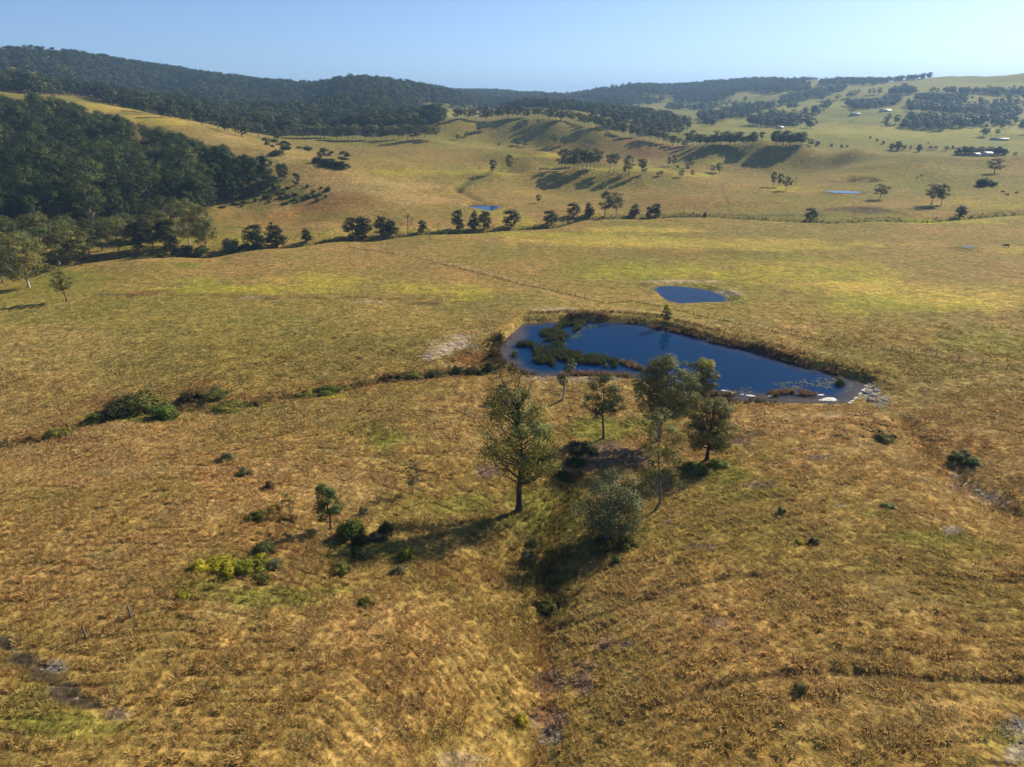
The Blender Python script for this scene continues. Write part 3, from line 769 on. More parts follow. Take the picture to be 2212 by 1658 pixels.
thin = build_tree(108, H=17, cb=.16, rw=4.0, n=56, cr=.85, leaves=80, L=.30, tr=.20, shape='column', colour=(.15, .165, .055), bark='bark', lean=(-.06, .02), top_bare=14, limb=.9, var=.3)
bushy = build_tree(109, H=10, cb=.08, rw=4.4, n=58, cr=1.1, leaves=130, L=.30, tr=.30, shape='round', colour=(.16, .195, .105), bark='pale_bark', limb=.8)
sapling = build_tree(110, H=8, cb=.20, rw=1.7, n=26, cr=.55, leaves=110, L=.24, tr=.12, shape='column', colour=(.105, .145, .05), bark='dark_bark')
wispy = build_tree(111, H=7, cb=.20, rw=1.6, n=22, cr=.5, leaves=50, L=.22, tr=.09, shape='column', colour=(.08, .10, .045), bark='bark', top_bare=4)
bankt = build_tree(112, H=7, cb=.05, rw=1.5, n=24, cr=.6, leaves=120, L=.26, tr=.12, shape='column', colour=(.08, .105, .035), bark='bark', yellow=(.66, 0, 0, -1))
for m in (bankt[1],):                        # the top of this one is fresh green, not yellow
    pass

px_tree('gum_tree', hero, 1122, 1104, 815, 'tallest near gum with thick dark trunk and bare twigs in its crown', rz=0)
px_tree('gum_tree', slim, 1303, 949, 805, 'slender gum on a long bare trunk left of the spreading gum by the dam', rz=1.0, width=93)
px_tree('gum_tree', twin, 1214, 865, 771, 'small gum with two separate leaf clumps and pale trunk before the reeds', rz=0)
px_tree('round_tree', tiny, 1087, 868, 829, 'tiny round dark tree with long shadow left of the two-clump gum', width=30)
px_tree('gum_tree', spread, 1423, 951, 768, 'broad spreading gum in front of the dam, largest crown over the water', rz=.4, width=140)
px_tree('flowering_gum', flower, 1505, 866, 772, 'gum with a bright yellow-green top at the edge of the dam', rz=0, width=76)
px_tree('gum_tree', dome, 1527, 994, 859, 'dark dome-crowned gum below the yellow-topped tree, rightmost of the near grove', rz=2.0, width=124)
px_tree('gum_tree', thin, 1415, 1102, 884, 'thin open-branched gum with sparse leaves right of the blue-green bushy tree', rz=0, width=110)
px_tree('bushy_tree', bushy, 1312, 1160, 1018, 'dense blue-green bushy tree with foliage almost to the ground in the gully', rz=.7, width=150)
px_tree('sapling_tree', sapling, 716, 1143, 1044, 'dark green young tree beside the bright green shrub left of the gully', width=62)
px_tree('sapling_tree', wispy, 892, 1066, 992, 'wispy grey-green sapling standing alone in dry grass left of the tallest gum', width=40)
px_tree('sapling_tree', wispy, 627, 1111, 1060, 'smallest thin sapling in dry grass, leftmost of the three near saplings', width=34)
px_tree('bank_tree', bankt, 1436, 702, 655, 'small fresh-green tree on the dam wall with its reflection in the water', width=28)
px_tree('sapling_tree', wispy, 2078, 1052, 1008, 'grey leaf-poor sapling over the pale washout at the right edge', width=26)
px_tree('gum_tree', slim, 144, 652, 582, 'lone dark gum standing apart right of the left-edge grove', width=46)

# ---- middle-distance kinds
gumA = build_tree(201, H=16, cb=.34, rw=5.2, n=34, cr=1.5, leaves=70, L=.62, tr=.34, shape='round', colour=GUM, bark='pale_bark', sides=5)
gumB = build_tree(202, H=17, cb=.42, rw=4.2, n=28, cr=1.4, leaves=70, L=.62, tr=.32, shape='umbrella', colour=(.11, .13, .05), bark='pale_bark', sides=5)
gumC = build_tree(203, H=15, cb=.30, rw=4.6, n=30, cr=1.4, leaves=70, L=.62, tr=.30, shape='round', colour=(.10, .125, .05), bark='bark', sides=5, lean=(.08, 0))
oakA = build_tree(204, H=13, cb=.08, rw=3.4, n=40, cr=1.2, leaves=80, L=.55, tr=.24, shape='column', colour=OAK, bark='dark_bark', sides=5)
oakB = build_tree(205, H=12, cb=.06, rw=3.2, n=36, cr=1.15, leaves=80, L=.55, tr=.22, shape='cone', colour=(.056, .072, .034), bark='dark_bark', sides=5)
bare = build_tree(206, H=10, cb=.2, rw=3.0, n=16, cr=.9, leaves=14, L=.4, tr=.16, shape='round', colour=(.12, .11, .07), bark='bark', sides=4, top_bare=24)
forA = build_tree(207, H=20, cb=.22, rw=7.2, n=46, cr=2.0, leaves=60, L=.75, tr=.30, shape='round', colour=FOREST, bark='pale_bark', sides=4)
forB = build_tree(208, H=23, cb=.26, rw=6.2, n=44, cr=1.9, leaves=60, L=.75, tr=.32, shape='column', colour=(.068, .094, .034), bark='pale_bark', sides=4)
forC = build_tree(209, H=15, cb=.12, rw=4.2, n=34, cr=1.45, leaves=60, L=.75, tr=.26, shape='round', colour=(.046, .076, .024), bark='bark', sides=4)
farA = build_tree(210, H=15, cb=.25, rw=5.0, n=17, cr=1.9, leaves=24, L=1.5, tr=.32, shape='round', colour=FARG, bark='bark', sides=3)
farB = build_tree(211, H=17, cb=.34, rw=4.4, n=14, cr=2.0, leaves=24, L=1.5, tr=.32, shape='umbrella', colour=(.062, .082, .044), bark='bark', sides=3)
farC = build_tree(212, H=13, cb=.15, rw=4.4, n=14, cr=2.0, leaves=24, L=1.5, tr=.28, shape='column', colour=(.078, .105, .044), bark='bark', sides=3)

groveA = build_tree(220, H=18, cb=.20, rw=6.5, n=64, cr=1.5, leaves=100, L=.48, tr=.26, shape='round', colour=(.125, .14, .05), bark='pale_bark', sides=5, limb=.9)
groveB = build_tree(221, H=17, cb=.24, rw=5.2, n=52, cr=1.4, leaves=100, L=.48, tr=.22, shape='column', colour=(.11, .13, .05), bark='bark', sides=5, limb=.9)
# ---- left-edge grove and the trees along the left bend of the creek
G = 'pale-trunked gums of the left-edge grove'
px_tree('grove_gum', groveA, 63, 622, 496, 'large pale-trunked gum nearest the camera in the left-edge grove', width=110, ylim=(150, 400))
px_tree('grove_gum', groveA, 129, 574, 474, 'wide gum with several leaning white trunks, right side of the left-edge grove', width=120, ylim=(150, 400))
for u, vb, vt, wd, p in [(8,612,505,80,groveB),(30,592,470,90,groveB),(176,564,492,60,groveB),(-30,600,470,100,groveA),(90,560,456,80,groveB),(150,552,462,70,groveA),(10,565,462,80,groveA),(195,556,470,60,groveB)]:
    px_tree('grove_gum', p, u, vb, vt, 'gum with pale trunk crowded in the left-edge grove behind its front trees', G, width=wd, ylim=(150, 400))
G = 'trees along the left bend of the creek'
for u, vb, vt, wd, p in [(222,542,466,60,groveB),(258,545,464,64,groveA),(300,540,470,60,oakA),(332,543,462,60,groveB),(366,542,470,56,oakA),(410,530,425,80,groveA),(446,546,442,60,groveB),(275,520,458,60,groveA),(350,515,452,70,groveB)]:
    px_tree('creek_tree', p, u, vb, vt, 'leafy tree in the shaded row along the left bend of the creek', G, width=wd, ylim=(200, 420))
px_tree('creek_oak', oakA, 555, 537, 482, 'dark rounded creek oak left of the pointed one on the open bend', width=62, ylim=(200, 420))
px_tree('creek_oak', oakB, 600, 533, 474, 'dark pointed creek oak beside the rounded one on the open bend', width=52, ylim=(200, 420))
px_tree('creek_oak', oakB, 665, 522, 489, 'small lone conical creek oak below the brown slope', width=26, ylim=(200, 420))
# ---- creek line in the middle
CR = [(762,517,466,40,oakA,'leftmost dense dark creek oak of the middle creek row'),
 (784,516,465,44,oakA,'second dense dark creek oak from the left in the middle creek row'),
 (824,510,464,34,oakA,'dark creek oak left half of the pair before the leafless creek tree'),
 (845,508,468,36,oakB,'dark creek oak right half of the pair before the leafless creek tree'),
 (882,506,460,42,bare,'tall half-leafless grey tree in the middle creek row'),
 (912,504,474,24,oakA,'small grey-green creek oak right of the half-leafless tree'),
 (928,520,494,20,bare,'small bare winter tree standing in grass before the creek row'),
 (948,500,480,14,bare,'thin twiggy tree between the small creek oak and the pond-side oaks'),
 (991,499,450,32,oakA,'leftmost of the three creek oaks in front of the blue hillside pond'),
 (1021,497,450,26,oakB,'middle one of the three creek oaks in front of the blue hillside pond'),
 (1047,495,453,30,oakA,'rightmost of the three creek oaks in front of the blue hillside pond'),
 (1105,491,450,46,oakA,'dense creek oak standing alone right of the hillside pond'),
 (1190,487,452,46,oakA,'wide dark creek oak at the bend in the middle creek row'),
 (1239,468,436,38,oakA,'broad dark creek oak just left of the tallest creek pair'),
 (1274,468,434,27,oakB,'narrow dark creek oak directly left of the tallest creek pair'),
 (1306,467,411,34,gumC,'left tree of the tallest pair in the creek row'),
 (1331,469,413,38,gumA,'right tree of the tallest pair in the creek row'),
 (1368,469,437,27,oakB,'conical creek oak right of the tallest creek pair'),
 (1402,470,445,20,oakA,'small grey creek oak near the right end of the creek row'),
 (1418,470,438,28,oakA,'last full creek oak at the right end of the middle creek row'),
 (1522,469,456,10,oakB,'very small dark bush-tree on the bare creek bank right of the row'),
 (1162,439,420,15,gumC,'small lone round tree on the slope right of the hillside pond'),
 (1751,477,447,33,oakA,'dark lone creek oak on the right flat left of the dark ditch'),
 (1842,477,454,12,bare,'thin bare tree in front of the dark ditch on the right flat'),
 (2073,471,442,29,oakA,'round dark creek oak beside the bright green marsh on the right'),
 (1063,374,344,20,gumC,'left one of two lone gums beside the dark gully on the middle slope'),
 (1102,371,333,23,gumC,'right one of two lone gums beside the dark gully on the middle slope'),
 (1037,373,358,13,bare,'sparse little tree left of the two lone gums on the middle slope'),
 (1901,431,396,38,gumA,'round lone gum below the two small ponds on the right'),
 (2012,443,394,40,gumA,'left half of the big double-crowned pair of gums on the right flat'),
 (2034,443,396,32,gumC,'right half of the big double-crowned pair of gums on the right flat'),
 (2148,375,341,36,gumC,'leaning gum high on the right slope above a round bush'),
 (1671,403,370,17,gumC,'leftmost tall gum in the group of four on the right middle slope'),
 (1682,404,374,16,gumC,'second gum from the left in the group of four on the right middle slope'),
 (1698,412,379,26,gumA,'nearest and densest gum in the group of four on the right middle slope'),
 (1718,403,381,18,bare,'leaning half-bare tree, rightmost in the group of four on the right middle slope'),
 (1820,373,364,6,bare,'tiny bare tree alone on the right slope'),
 (1644,310,283,15,gumB,'lone slender gum in the gap between the two dark clumps on the right crest'),
 (1162,268,258,9,gumC,'lone small gum on the bare top of the central knoll')]
for u, vb, vt, wd, p, lb in CR:
    px_tree('creek_oak' if p in (oakA, oakB) else ('bare_tree' if p is bare else 'gum_tree'), p, u, vb, vt, lb, width=wd, ylim=(200, 900))
rs = np.random.RandomState(5)
G = 'gums of the cluster on the low middle ridge'
for u, vb, vt in [(1212,366,322),(1221,367,320),(1231,367,330),(1240,366,324),(1249,367,319),(1258,368,322),(1266,369,320),(1275,369,326),(1284,367,318),(1293,366,322),(1245,360,318),(1270,361,316)]:
    px_tree('ridge_gum', (gumB, gumA, gumC)[rs.randint(3)], u, vb, vt, 'tall-trunked gum in the tight cluster casting long shadows on the low middle ridge', G, width=22 + rs.rand() * 8, ylim=(440, 620))
for u, vb, vt, wd, p, lb in [(1317,372,330,22,gumB,'left gum of the close pair right of the ridge cluster'),(1327,374,328,24,gumB,'right gum of the close pair right of the ridge cluster'),
 (1359,377,334,30,gumC,'dense gum between the close pair and the last ridge gum'),(1385,379,340,22,gumB,'last tall gum at the right end of the low middle ridge'),(1391,378,352,16,gumC,'short leafy gum at the foot of the last tall ridge gum'),(1350,376,358,12,gumC,'low bushy gum at the foot of the dense ridge gum')]:
    px_tree('ridge_gum', p, u, vb, vt, lb, width=wd, ylim=(440, 620))
G = 'small scattered paddock gums right of the ridge'
for u, vb, vt, wd in [(1444,357,338,12),(1456,359,334,14),(1471,384,367,15),(1484,370,352,13),(1494,363,337,16),(1496,382,366,11),(1538,373,356,14),(1554,375,351,20),(1430,380,369,12),(1421,381,371,10),(1463,366,357,10)]:
    px_tree('paddock_gum', gumC, u, vb, vt, 'small scattered gum in the paddock between the ridge gums and the dark crest row', G, width=wd, ylim=(400, 640))
G = 'gums of the dark row on the right crest'
for i in range(30):
    u = 1482 + i * 5.0 + rs.rand() * 4; px_tree('crest_gum', (gumA, gumB, gumC)[rs.randint(3)], u, 313.5 + 2 * rs.rand(), 279 + 17 * rs.rand() ** .8, 'gum in the long dark row on the right crest casting streaked shadows', G, width=20, ylim=(560, 740))
G = 'gums of the dark clump on the right crest'
for i in range(13):
    u = 1672 + i * 5.0 + rs.rand() * 3; px_tree('crest_gum', (gumA, gumC)[rs.randint(2)], u, 313.5 + 2 * rs.rand(), 279 + 15 * rs.rand(), 'gum in the compact dark clump at the right end of the crest row', G, width=24, ylim=(560, 740))
G = 'gums in the row left of the central knoll'
for i in range(26):
    u = 640 + i * 11.9 + rs.rand() * 8; px_tree('row_gum', (gumA, gumB, gumC)[rs.randint(3)], u, 301 + 4 * rs.rand() - 3 * (u < 720), 266 + 9 * rs.rand(), 'gum in the tall row at the wood edge left of the central knoll', G, width=26, ylim=(560, 800))
G = 'gums along the crest of the central knoll'
kn = [(978,258),(1040,255),(1110,253),(1180,257),(1220,262),(1300,277),(1400,301),(1476,321)]
for i in range(62):
    u = 978 + (i + rs.rand()) * 8.05; v = np.interp(u, [a for a, b in kn], [b for a, b in kn])
    px_tree('knoll_gum', (gumA, gumB, gumC)[rs.randint(3)], u, v + 1, v - 20 - 7 * rs.rand(), 'gum in the line of trees along the crest of the central knoll', G, width=17, ylim=(680, 880))
G = 'small trees on the front of the central knoll'
for u, vb, vt, wd in [(1048,282,262,22),(1033,287,266,18),(1120,316,300,18),(1135,318,304,14),(1200,312,290,24),(1218,314,294,20),(1078,316,308,10),(990,303,290,14),(1010,296,284,12)]:
    px_tree('knoll_tree', gumC, u, vb, vt, 'small leafy tree on the grassy front slope of the central knoll', G, width=wd, ylim=(580, 840))
G = 'trees across the right valley floor'
for u, vb, vt, wd in [(1752,316,300,22),(1765,316,304,20),(1796,318,310,9),(1818,320,312,12),(1830,320,313,12),(1926,325,309,14),(1940,326,304,22),(1952,325,313,12),(1985,329,311,14),(1965,326,314,8),(2010,324,314,14),(2022,324,315,12),(2042,327,315,14),(2058,323,314,9),(2192,340,328,10),(1894,306,299,10),(1908,312,304,10),(1880,300,294,12),(2005,311,307,6)]:
    px_tree('valley_tree', (gumC, oakA)[rs.randint(2)], u, vb, vt, 'small tree scattered across the pale valley floor behind the right crest', G, width=wd, ylim=(640, 1000))
G = 'trees round the white-roofed farm building'
for i in range(16):
    u = 2066 + i * 6.8 + rs.rand() * 3; px_tree('farm_tree', (gumC, oakA)[rs.randint(2)], u, 333 + 3 * rs.rand(), 313 + 8 * rs.rand(), 'dark tree in the belt sheltering the nearest white-roofed farm building', G, width=18, ylim=(640, 1000))

# ------------------------------------------------------------------ woods on the slopes
def z3(*p): return [(1440.4 + .3488 * a, 140.1 + .3488 * b) for a, b in p]
def candidates(y0, y1, spacing, seed, t0=-1.1, t1=1.1):
    r = np.random.RandomState(seed); gx0, gx1 = t0 * y1, t1 * y1
    X, Y = np.meshgrid(np.arange(gx0, gx1, spacing), np.arange(y0, y1, spacing))
    X = X + (r.rand(*X.shape) - .5) * spacing * .95; Y = Y + (r.rand(*Y.shape) - .5) * spacing * .95
    X = X.ravel(); Y = Y.ravel(); m = (X > t0 * Y) & (X < t1 * Y); X = X[m]; Y = Y[m]
    Z = height(X, Y, False); u, v, d = project(X, Y, Z)
    return X, Y, Z, u, v, d
WOOD1 = [(-700,228),(0,238),(120,252),(230,275),(330,296),(420,318),(500,340),(580,362),(650,384),(668,394),(620,410),(560,424),(500,440),(450,458),(390,478),(250,496),(-700,505)]
CANOPY = [(-700,185),(0,214),(60,216),(150,230),(230,254),(300,274),(380,294),(430,314),(500,336),(560,350),(620,368),(660,384),(700,395)]
WOOD2 = [(-700,100),(60,120),(400,150),(860,185),(945,200),(1000,220),(950,240),(960,262),(945,284),(830,290),(700,292),(600,297),(520,283),(420,262),(330,246),(250,234),(190,208),(-700,205)]
WOOD3 = [[(860,185),(1120,205),(1260,212),(1450,262),(1480,300),(1400,285),(1300,262),(1200,244),(1000,240),(960,232)],
 z3((1480,260),(1600,190),(1700,150),(1900,135),(2212,95),(2700,60),(2700,260),(2212,245),(2140,250),(2170,330),(2080,372),(1850,400),(1600,415),(1450,400),(1520,330)),
 z3((1950,420),(2080,395),(2212,400),(2700,420),(2700,480),(2212,455),(1960,455)),
 z3((-600,200),(-300,160),(0,112),(640,105),(920,140),(760,165),(560,200),(300,240),(0,235),(-250,260),(-560,240)),
 z3((180,340),(500,270),(700,205),(1100,145),(1110,160),(960,200),(720,255),(450,325),(260,395)),
 z3((420,385),(640,345),(850,320),(1000,250),(1010,268),(900,335),(870,370),(620,395)),
 z3((945,118),(1480,72),(1900,80),(1920,92),(1480,98),(1100,140),(945,145)),
 z3((1370,175),(1480,150),(1560,170),(1500,205),(1380,205)),
 z3((1100,260),(1300,215),(1480,215),(1440,250),(1200,290)),
 z3((-300,330),(0,350),(120,380),(160,420),(-100,425),(-330,390))]
WOODS3_SCATTER = z3((-500,160),(0,120),(2212,90),(2212,400),(1400,420),(800,400),(0,420),(-400,380))
r0 = np.random.RandomState(77)
X, Y, Z, u, v, d = candidates(320, 760, 8.8, 21, -1.1, -.1)
m = in_poly(u, v, WOOD1) & (Y < 720)
edge = fbm(X, Y, 40, 3, 7)
m &= (edge > -.30) & ~((u > 560) & (r0.rand(len(u)) < .1))
near_wood = [t for t in zip(X[m], Y[m], Z[m], d[m], u[m], v[m]) if t[5] - np.interp(t[4], [a for a, b in CANOPY], [b for a, b in CANOPY]) > 13 and r0.rand() < .93 and not (fbm(np.array(t[0]), np.array(t[1]), 55, 2, 66) > .24)]
X2, Y2, Z2, u2, v2, d2 = candidates(740, 2300, 10.5, 22, -1.1, .05)
m2 = in_poly(u2, v2, WOOD2) & (fbm(X2, Y2, 120, 3, 9) > -.33) & ((Y2 < 1950))
m2 &= ~((((u2 - 50) / 60) ** 2 + ((v2 - 168) / 8) ** 2) < 1) & ~((((u2 - 950) / 45) ** 2 + ((v2 - 240) / 14) ** 2) < 1)
X3, Y3, Z3, u3, v3, d3 = candidates(850, 3400, 13.0, 23, -.25, 1.1)
m3 = np.zeros(len(X3), bool)
for pl in WOOD3: m3 |= in_poly(u3, v3, pl)
m3 &= (fbm(X3, Y3, 110, 3, 13) > -.07)
m3 |= in_poly(u3, v3, WOODS3_SCATTER) & (fbm(X3, Y3, 110, 3, 15) > .10) & (r0.rand(len(X3)) < .3)
m3 |= (Y3 > 2000) & (v3 < 200) & (u3 < 1750) & (fbm(X3, Y3, 160, 3, 19) > .02)
m3 &= ~((v3 < 200) & (u3 > 2010))
# sparse gums over the hill top left, along the spur crest
X4, Y4, Z4, u4, v4, d4 = candidates(600, 1000, 12.0, 24, -1.1, -.15)
m4 = (in_poly(u4, v4, [(-700,190),(0,196),(200,212),(330,250),(440,285),(540,300),(620,312),(600,296),(500,282),(330,244),(200,205),(-700,180)])) & (r0.rand(len(X4)) < .16)

# the trees of the near wood that show largest stand singly, the rest of it is one mass
def shows(x, y, z, h):
    uu, vv, dd = project(x, y, z + h)
    return h / dd
near_wood.sort(key=lambda t: -shows(t[0], t[1], t[2], 17) - (0.5 if -40 < t[4] < 700 else 0))
kinds = [forA, forB, forC]
def under_line(h, uu, vv, dd):
    lim = (vv - np.interp(uu, [a for a, b in CANOPY], [b for a, b in CANOPY]) + 26 * float(fbm(np.array(uu), np.array(vv), 22, 2, 67)) + 6) * dd / FPX / .93
    return max(4.0, min(h, lim))
def wood_h(uu, k, r): return (12 + 15 * r ** 1.3) * (1 - .55 * smooth(520, 690, uu)) * (1, 1.1, .85)[k]
n_single = 170
for i, (a, b, c, dd, uu, vv) in enumerate(near_wood[:n_single]):
    k = r0.randint(3) if uu < 470 else 2
    tree('wood_gum', kinds[k], (a, b, c - .1), float(under_line(wood_h(uu, k, r0.rand()), uu, vv, dd)), 'dark green gum in the dense wood on the left hillside', 'single trees of the dense wood on the left hillside', r0.rand() * 6.28, .9 + .35 * r0.rand())

def instancer(name, pts, rot, scale, idx, sources, tint=None):
    """one object that repeats meshes on points; sources: list of lists of objects"""
    me = bpy.data.meshes.new(name); n = len(pts)
    me.vertices.add(n); me.vertices.foreach_set('co', np.asarray(pts, np.float32).ravel())
    def att(nm, kind, arr, field):
        a = me.attributes.new(nm, kind, 'POINT'); a.data.foreach_set(field, np.asarray(arr, np.float32 if kind != 'INT' else np.int32).ravel())
    att('rot', 'FLOAT_VECTOR', rot, 'vector'); att('scl', 'FLOAT_VECTOR', scale, 'vector'); att('idx', 'INT', idx, 'value')
    if tint is not None: att('tint', 'FLOAT_COLOR', np.c_[tint, np.ones(n)], 'color')
    o = link(name, me)
    g = bpy.data.node_groups.new(name + '_nodes', 'GeometryNodeTree')
    g.interface.new_socket('Geometry', in_out='INPUT', socket_type='NodeSocketGeometry')
    g.interface.new_socket('Geometry', in_out='OUTPUT', socket_type='NodeSocketGeometry')
    gi = g.nodes.new('NodeGroupInput'); go = g.nodes.new('NodeGroupOutput'); jn = g.nodes.new('GeometryNodeJoinGeometry')
    def named(nm, t):
        k = g.nodes.new('GeometryNodeInputNamedAttribute'); k.data_type = t; k.inputs['Name'].default_value = nm; return k.outputs['Attribute']
    rt, st, it = named('rot', 'FLOAT_VECTOR'), named('scl', 'FLOAT_VECTOR'), named('idx', 'INT')
    for k, objs in enumerate(sources):
        cmpn = g.nodes.new('FunctionNodeCompare'); cmpn.data_type = 'INT'; cmpn.operation = 'EQUAL'
        g.links.new(it, cmpn.inputs[2]); cmpn.inputs[3].default_value = k
        j2 = g.nodes.new('GeometryNodeJoinGeometry')
        for ob in objs:
            oi = g.nodes.new('GeometryNodeObjectInfo'); oi.inputs['Object'].default_value = ob
            oi.transform_space = 'ORIGINAL'
            g.links.new(oi.outputs['Geometry'], j2.inputs[0])
        ip = g.nodes.new('GeometryNodeInstanceOnPoints')
        g.links.new(gi.outputs[0], ip.inputs['Points']); g.links.new(cmpn.outputs[0], ip.inputs['Selection'])
        g.links.new(j2.outputs[0], ip.inputs['Instance']); g.links.new(rt, ip.inputs['Rotation']); g.links.new(st, ip.inputs['Scale'])
        g.links.new(ip.outputs[0], jn.inputs[0])
    g.links.new(jn.outputs[0], go.inputs[0])
    md = o.modifiers.new('scatter', 'NODES'); md.node_group = g
    return o

def source(name, me):                       # mesh data that only the scatter reads
    return bpy.data.objects.new(name, me)
SRC = {}
for nm, p in (('forA', forA), ('forB', forB), ('forC', forC), ('farA', farA), ('farB', farB), ('farC', farC)):
    SRC[nm] = [source(nm + '_trunk_data', p[0]), source(nm + '_crown_data', p[1])]
def wood_mass(name, label, pts, hs, kinds_, protos, wide=(.9, 1.3)):
    pts = np.asarray(pts, float); n = len(pts); kinds_ = np.asarray(kinds_)
    H = np.array([p[2] for _, p in protos])[kinds_]
    s = np.asarray(hs) / H; wd = s * (wide[0] + (wide[1] - wide[0]) * r0.rand(n))
    rot = np.c_[np.zeros((n, 2)), r0.rand(n) * 6.28]
    pts = pts - np.array([0, 0, .15])
    o = instancer(name, pts, rot, np.c_[wd, wd, s], kinds_, [SRC[nm] for nm, _ in protos])
    return tag(o, label, 'wood', kind='stuff')
rest = near_wood[n_single:]
kk = np.array([r0.randint(3) if t[4] < 470 else 2 for t in rest])
wood_mass('hillside_wood', 'dense dark gum wood covering the left hillside', [(t[0], t[1], t[2]) for t in rest], [under_line(wood_h(t[4], k, r0.rand()), t[4], t[5], t[3]) for t, k in zip(rest, kk)], kk, [('forA', forA), ('forB', forB), ('forC', forC)])
far3 = [('farA', farA), ('farB', farB), ('farC', farC)]
for nm, lb, (a, b, c, mm), hh in [
    ('range_wood', 'dark wooded range along the skyline on the left', (X2, Y2, Z2, m2), (11, 11)),
    ('valley_wood', 'hazy belts of woodland across the far valley and right range', (X3, Y3, Z3, m3), (12, 6)),
    ('spur_wood', 'open gum wood along the crest of the left spur', (X4, Y4, Z4, m4), (10, 7))]:
    n = int(mm.sum()); wood_mass(nm, lb, np.c_[a[mm], b[mm], c[mm]], hh[0] + hh[1] * r0.rand(n), r0.randint(0, 3, n), far3, (1.0, 1.5))
    print(nm, n)
print('near wood', len(near_wood))

# ------------------------------------------------------------------ grass, reeds and rushes
def tuft(seed, n, r0_, h, wdt, lean=.6, tone=.25):
    r = np.random.default_rng(seed); vs = []; cols = []
    a = r.random(n) * 2 * np.pi; q = r0_ * np.sqrt(r.random(n))
    b = np.stack([q * np.cos(a), q * np.sin(a), np.full(n, -.06)], 1)
    hh = h * (.55 + .7 * r.random(n)); a2 = a + r.normal(size=n) * .6; ln = lean * (.3 + r.random(n))
    out_ = np.stack([np.cos(a2), np.sin(a2), np.zeros(n)], 1)
    mid = b + out_ * (hh * ln * .45)[:, None] + np.array([0, 0, 1]) * (hh * .68)[:, None]
    tip = b + out_ * (hh * ln * 1.1)[:, None] + np.array([0, 0, 1]) * (hh * (1 - .25 * ln))[:, None]
    side = np.stack([-np.sin(a2), np.cos(a2), np.zeros(n)], 1) * (wdt * (.6 + .8 * r.random(n)))[:, None]
    v = np.stack([b, mid + side, tip, mid - side], 1).reshape(-1, 3)
    f = np.arange(len(v)).reshape(-1, 4)
    c = (1 + tone * r.normal(size=(n, 1))) * np.ones((n, 3))
    return mesh_np('tuft', v, f, M['grass'], False, np.clip(c, .45, 1.7))
TUFTS = [source('tuft_data', tuft(300 + i, 26, .17 + .05 * (i % 3), .26, .024, .9, .18)) for i in range(5)]
COARSE = [source('coarse_tuft_data', tuft(320 + i, 14, .30, .26, .05, .9, .18)) for i in range(4)]
REED = [source('reed_data', tuft(340 + i, 26, .40, 1.25, .032, .35)) for i in range(3)]

r1 = np.random.RandomState(99)
def scatter_grass():
    pts = []
    ys = np.linspace(24, 190, 4000)
    rho = 13.0 * np.minimum(1, (62 / ys) ** 1.5) * (1 - .98 * smooth(90, 188, ys)); pdf = 2.3 * ys * rho
    cdf = np.r_[0, np.cumsum((pdf[1:] + pdf[:-1]) / 2 * np.diff(ys))]; N = int(cdf[-1])
    Y = np.interp(r1.rand(N) * cdf[-1], cdf, ys); X = (r1.rand(N) * 2.3 - 1.15) * (Y + 9)
    Z = height(X, Y); C = ground_colour(X, Y, Z)
    fr, zb = terrace(X, Y)
    near = 1 - smooth(95, 150, Y)
    hgt = slope_h(X, Y, fr, near)
    Z = Z + hgt
    br = C.sum(1)
    keep = np.ones(N) * .80
    keep *= 1 - .8 * near * (1 - smooth(.10, .30, fr) * (1 - smooth(.85, .97, fr))) * smooth(-.3, .0, fbm(X, Y, 12, 2, 83))
    green = C[:, 1] / (C[:, 0] + 1e-6)
    keep *= 1 - .55 * smooth(.78, 1.05, green)
    keep *= 1 - .95 * smooth(.40, .24, br) * (green < .95)           # bare dark earth
    keep *= 1 - .9 * smooth(.75, 1.1, br)                            # pale washouts
    keep *= .6 + .7 * smooth(.3, .7, vnoise(X / 1.5, Y / 1.5, 85))
    m = r1.rand(N) < keep
    for pl, lev, _ in PONDS:
        d, _ = line_dist(X, Y, pl + [pl[0]]); m &= ~(in_poly(X, Y, pl) | (d < .5))
    X, Y, Z, C = X[m], Y[m], Z[m], C[m]; n = len(X)
    big = np.maximum(1, (Y / 62) ** .5)
    clump = .7 + .55 * smooth(.35, .8, vnoise(X / 2.3, Y / 2.3, 87))
    s = (.55 + .75 * r1.rand(n) ** 1.5) * clump * big
    s *= 1 - .4 * smooth(.8, 1.05, C[:, 1] / C[:, 0])
    sz = s / big ** .75
    tint = C * np.array([1.44, 1.48, 1.50]) * (1 + .36 * (r1.rand(n, 1) - .5)) * (1 + np.array([.05, 0, -.06]) * r1.normal(size=(n, 1)))
    tint = np.clip(tint, .01, .85)
    idx = np.where(Y < 95, r1.randint(0, 5, n), 5 + r1.randint(0, 4, n))
    rot = np.c_[r1.normal(size=(n, 2)) * .12, r1.rand(n) * 6.28]
    o = instancer('dry_grass', np.c_[X, Y, Z], rot, np.c_[s, s, sz], idx, [[t] for t in TUFTS + COARSE], tint)
    tag(o, 'dry tussock grass covering the near slopes and paddocks', 'grass', kind='stuff')
    print('grass', n)
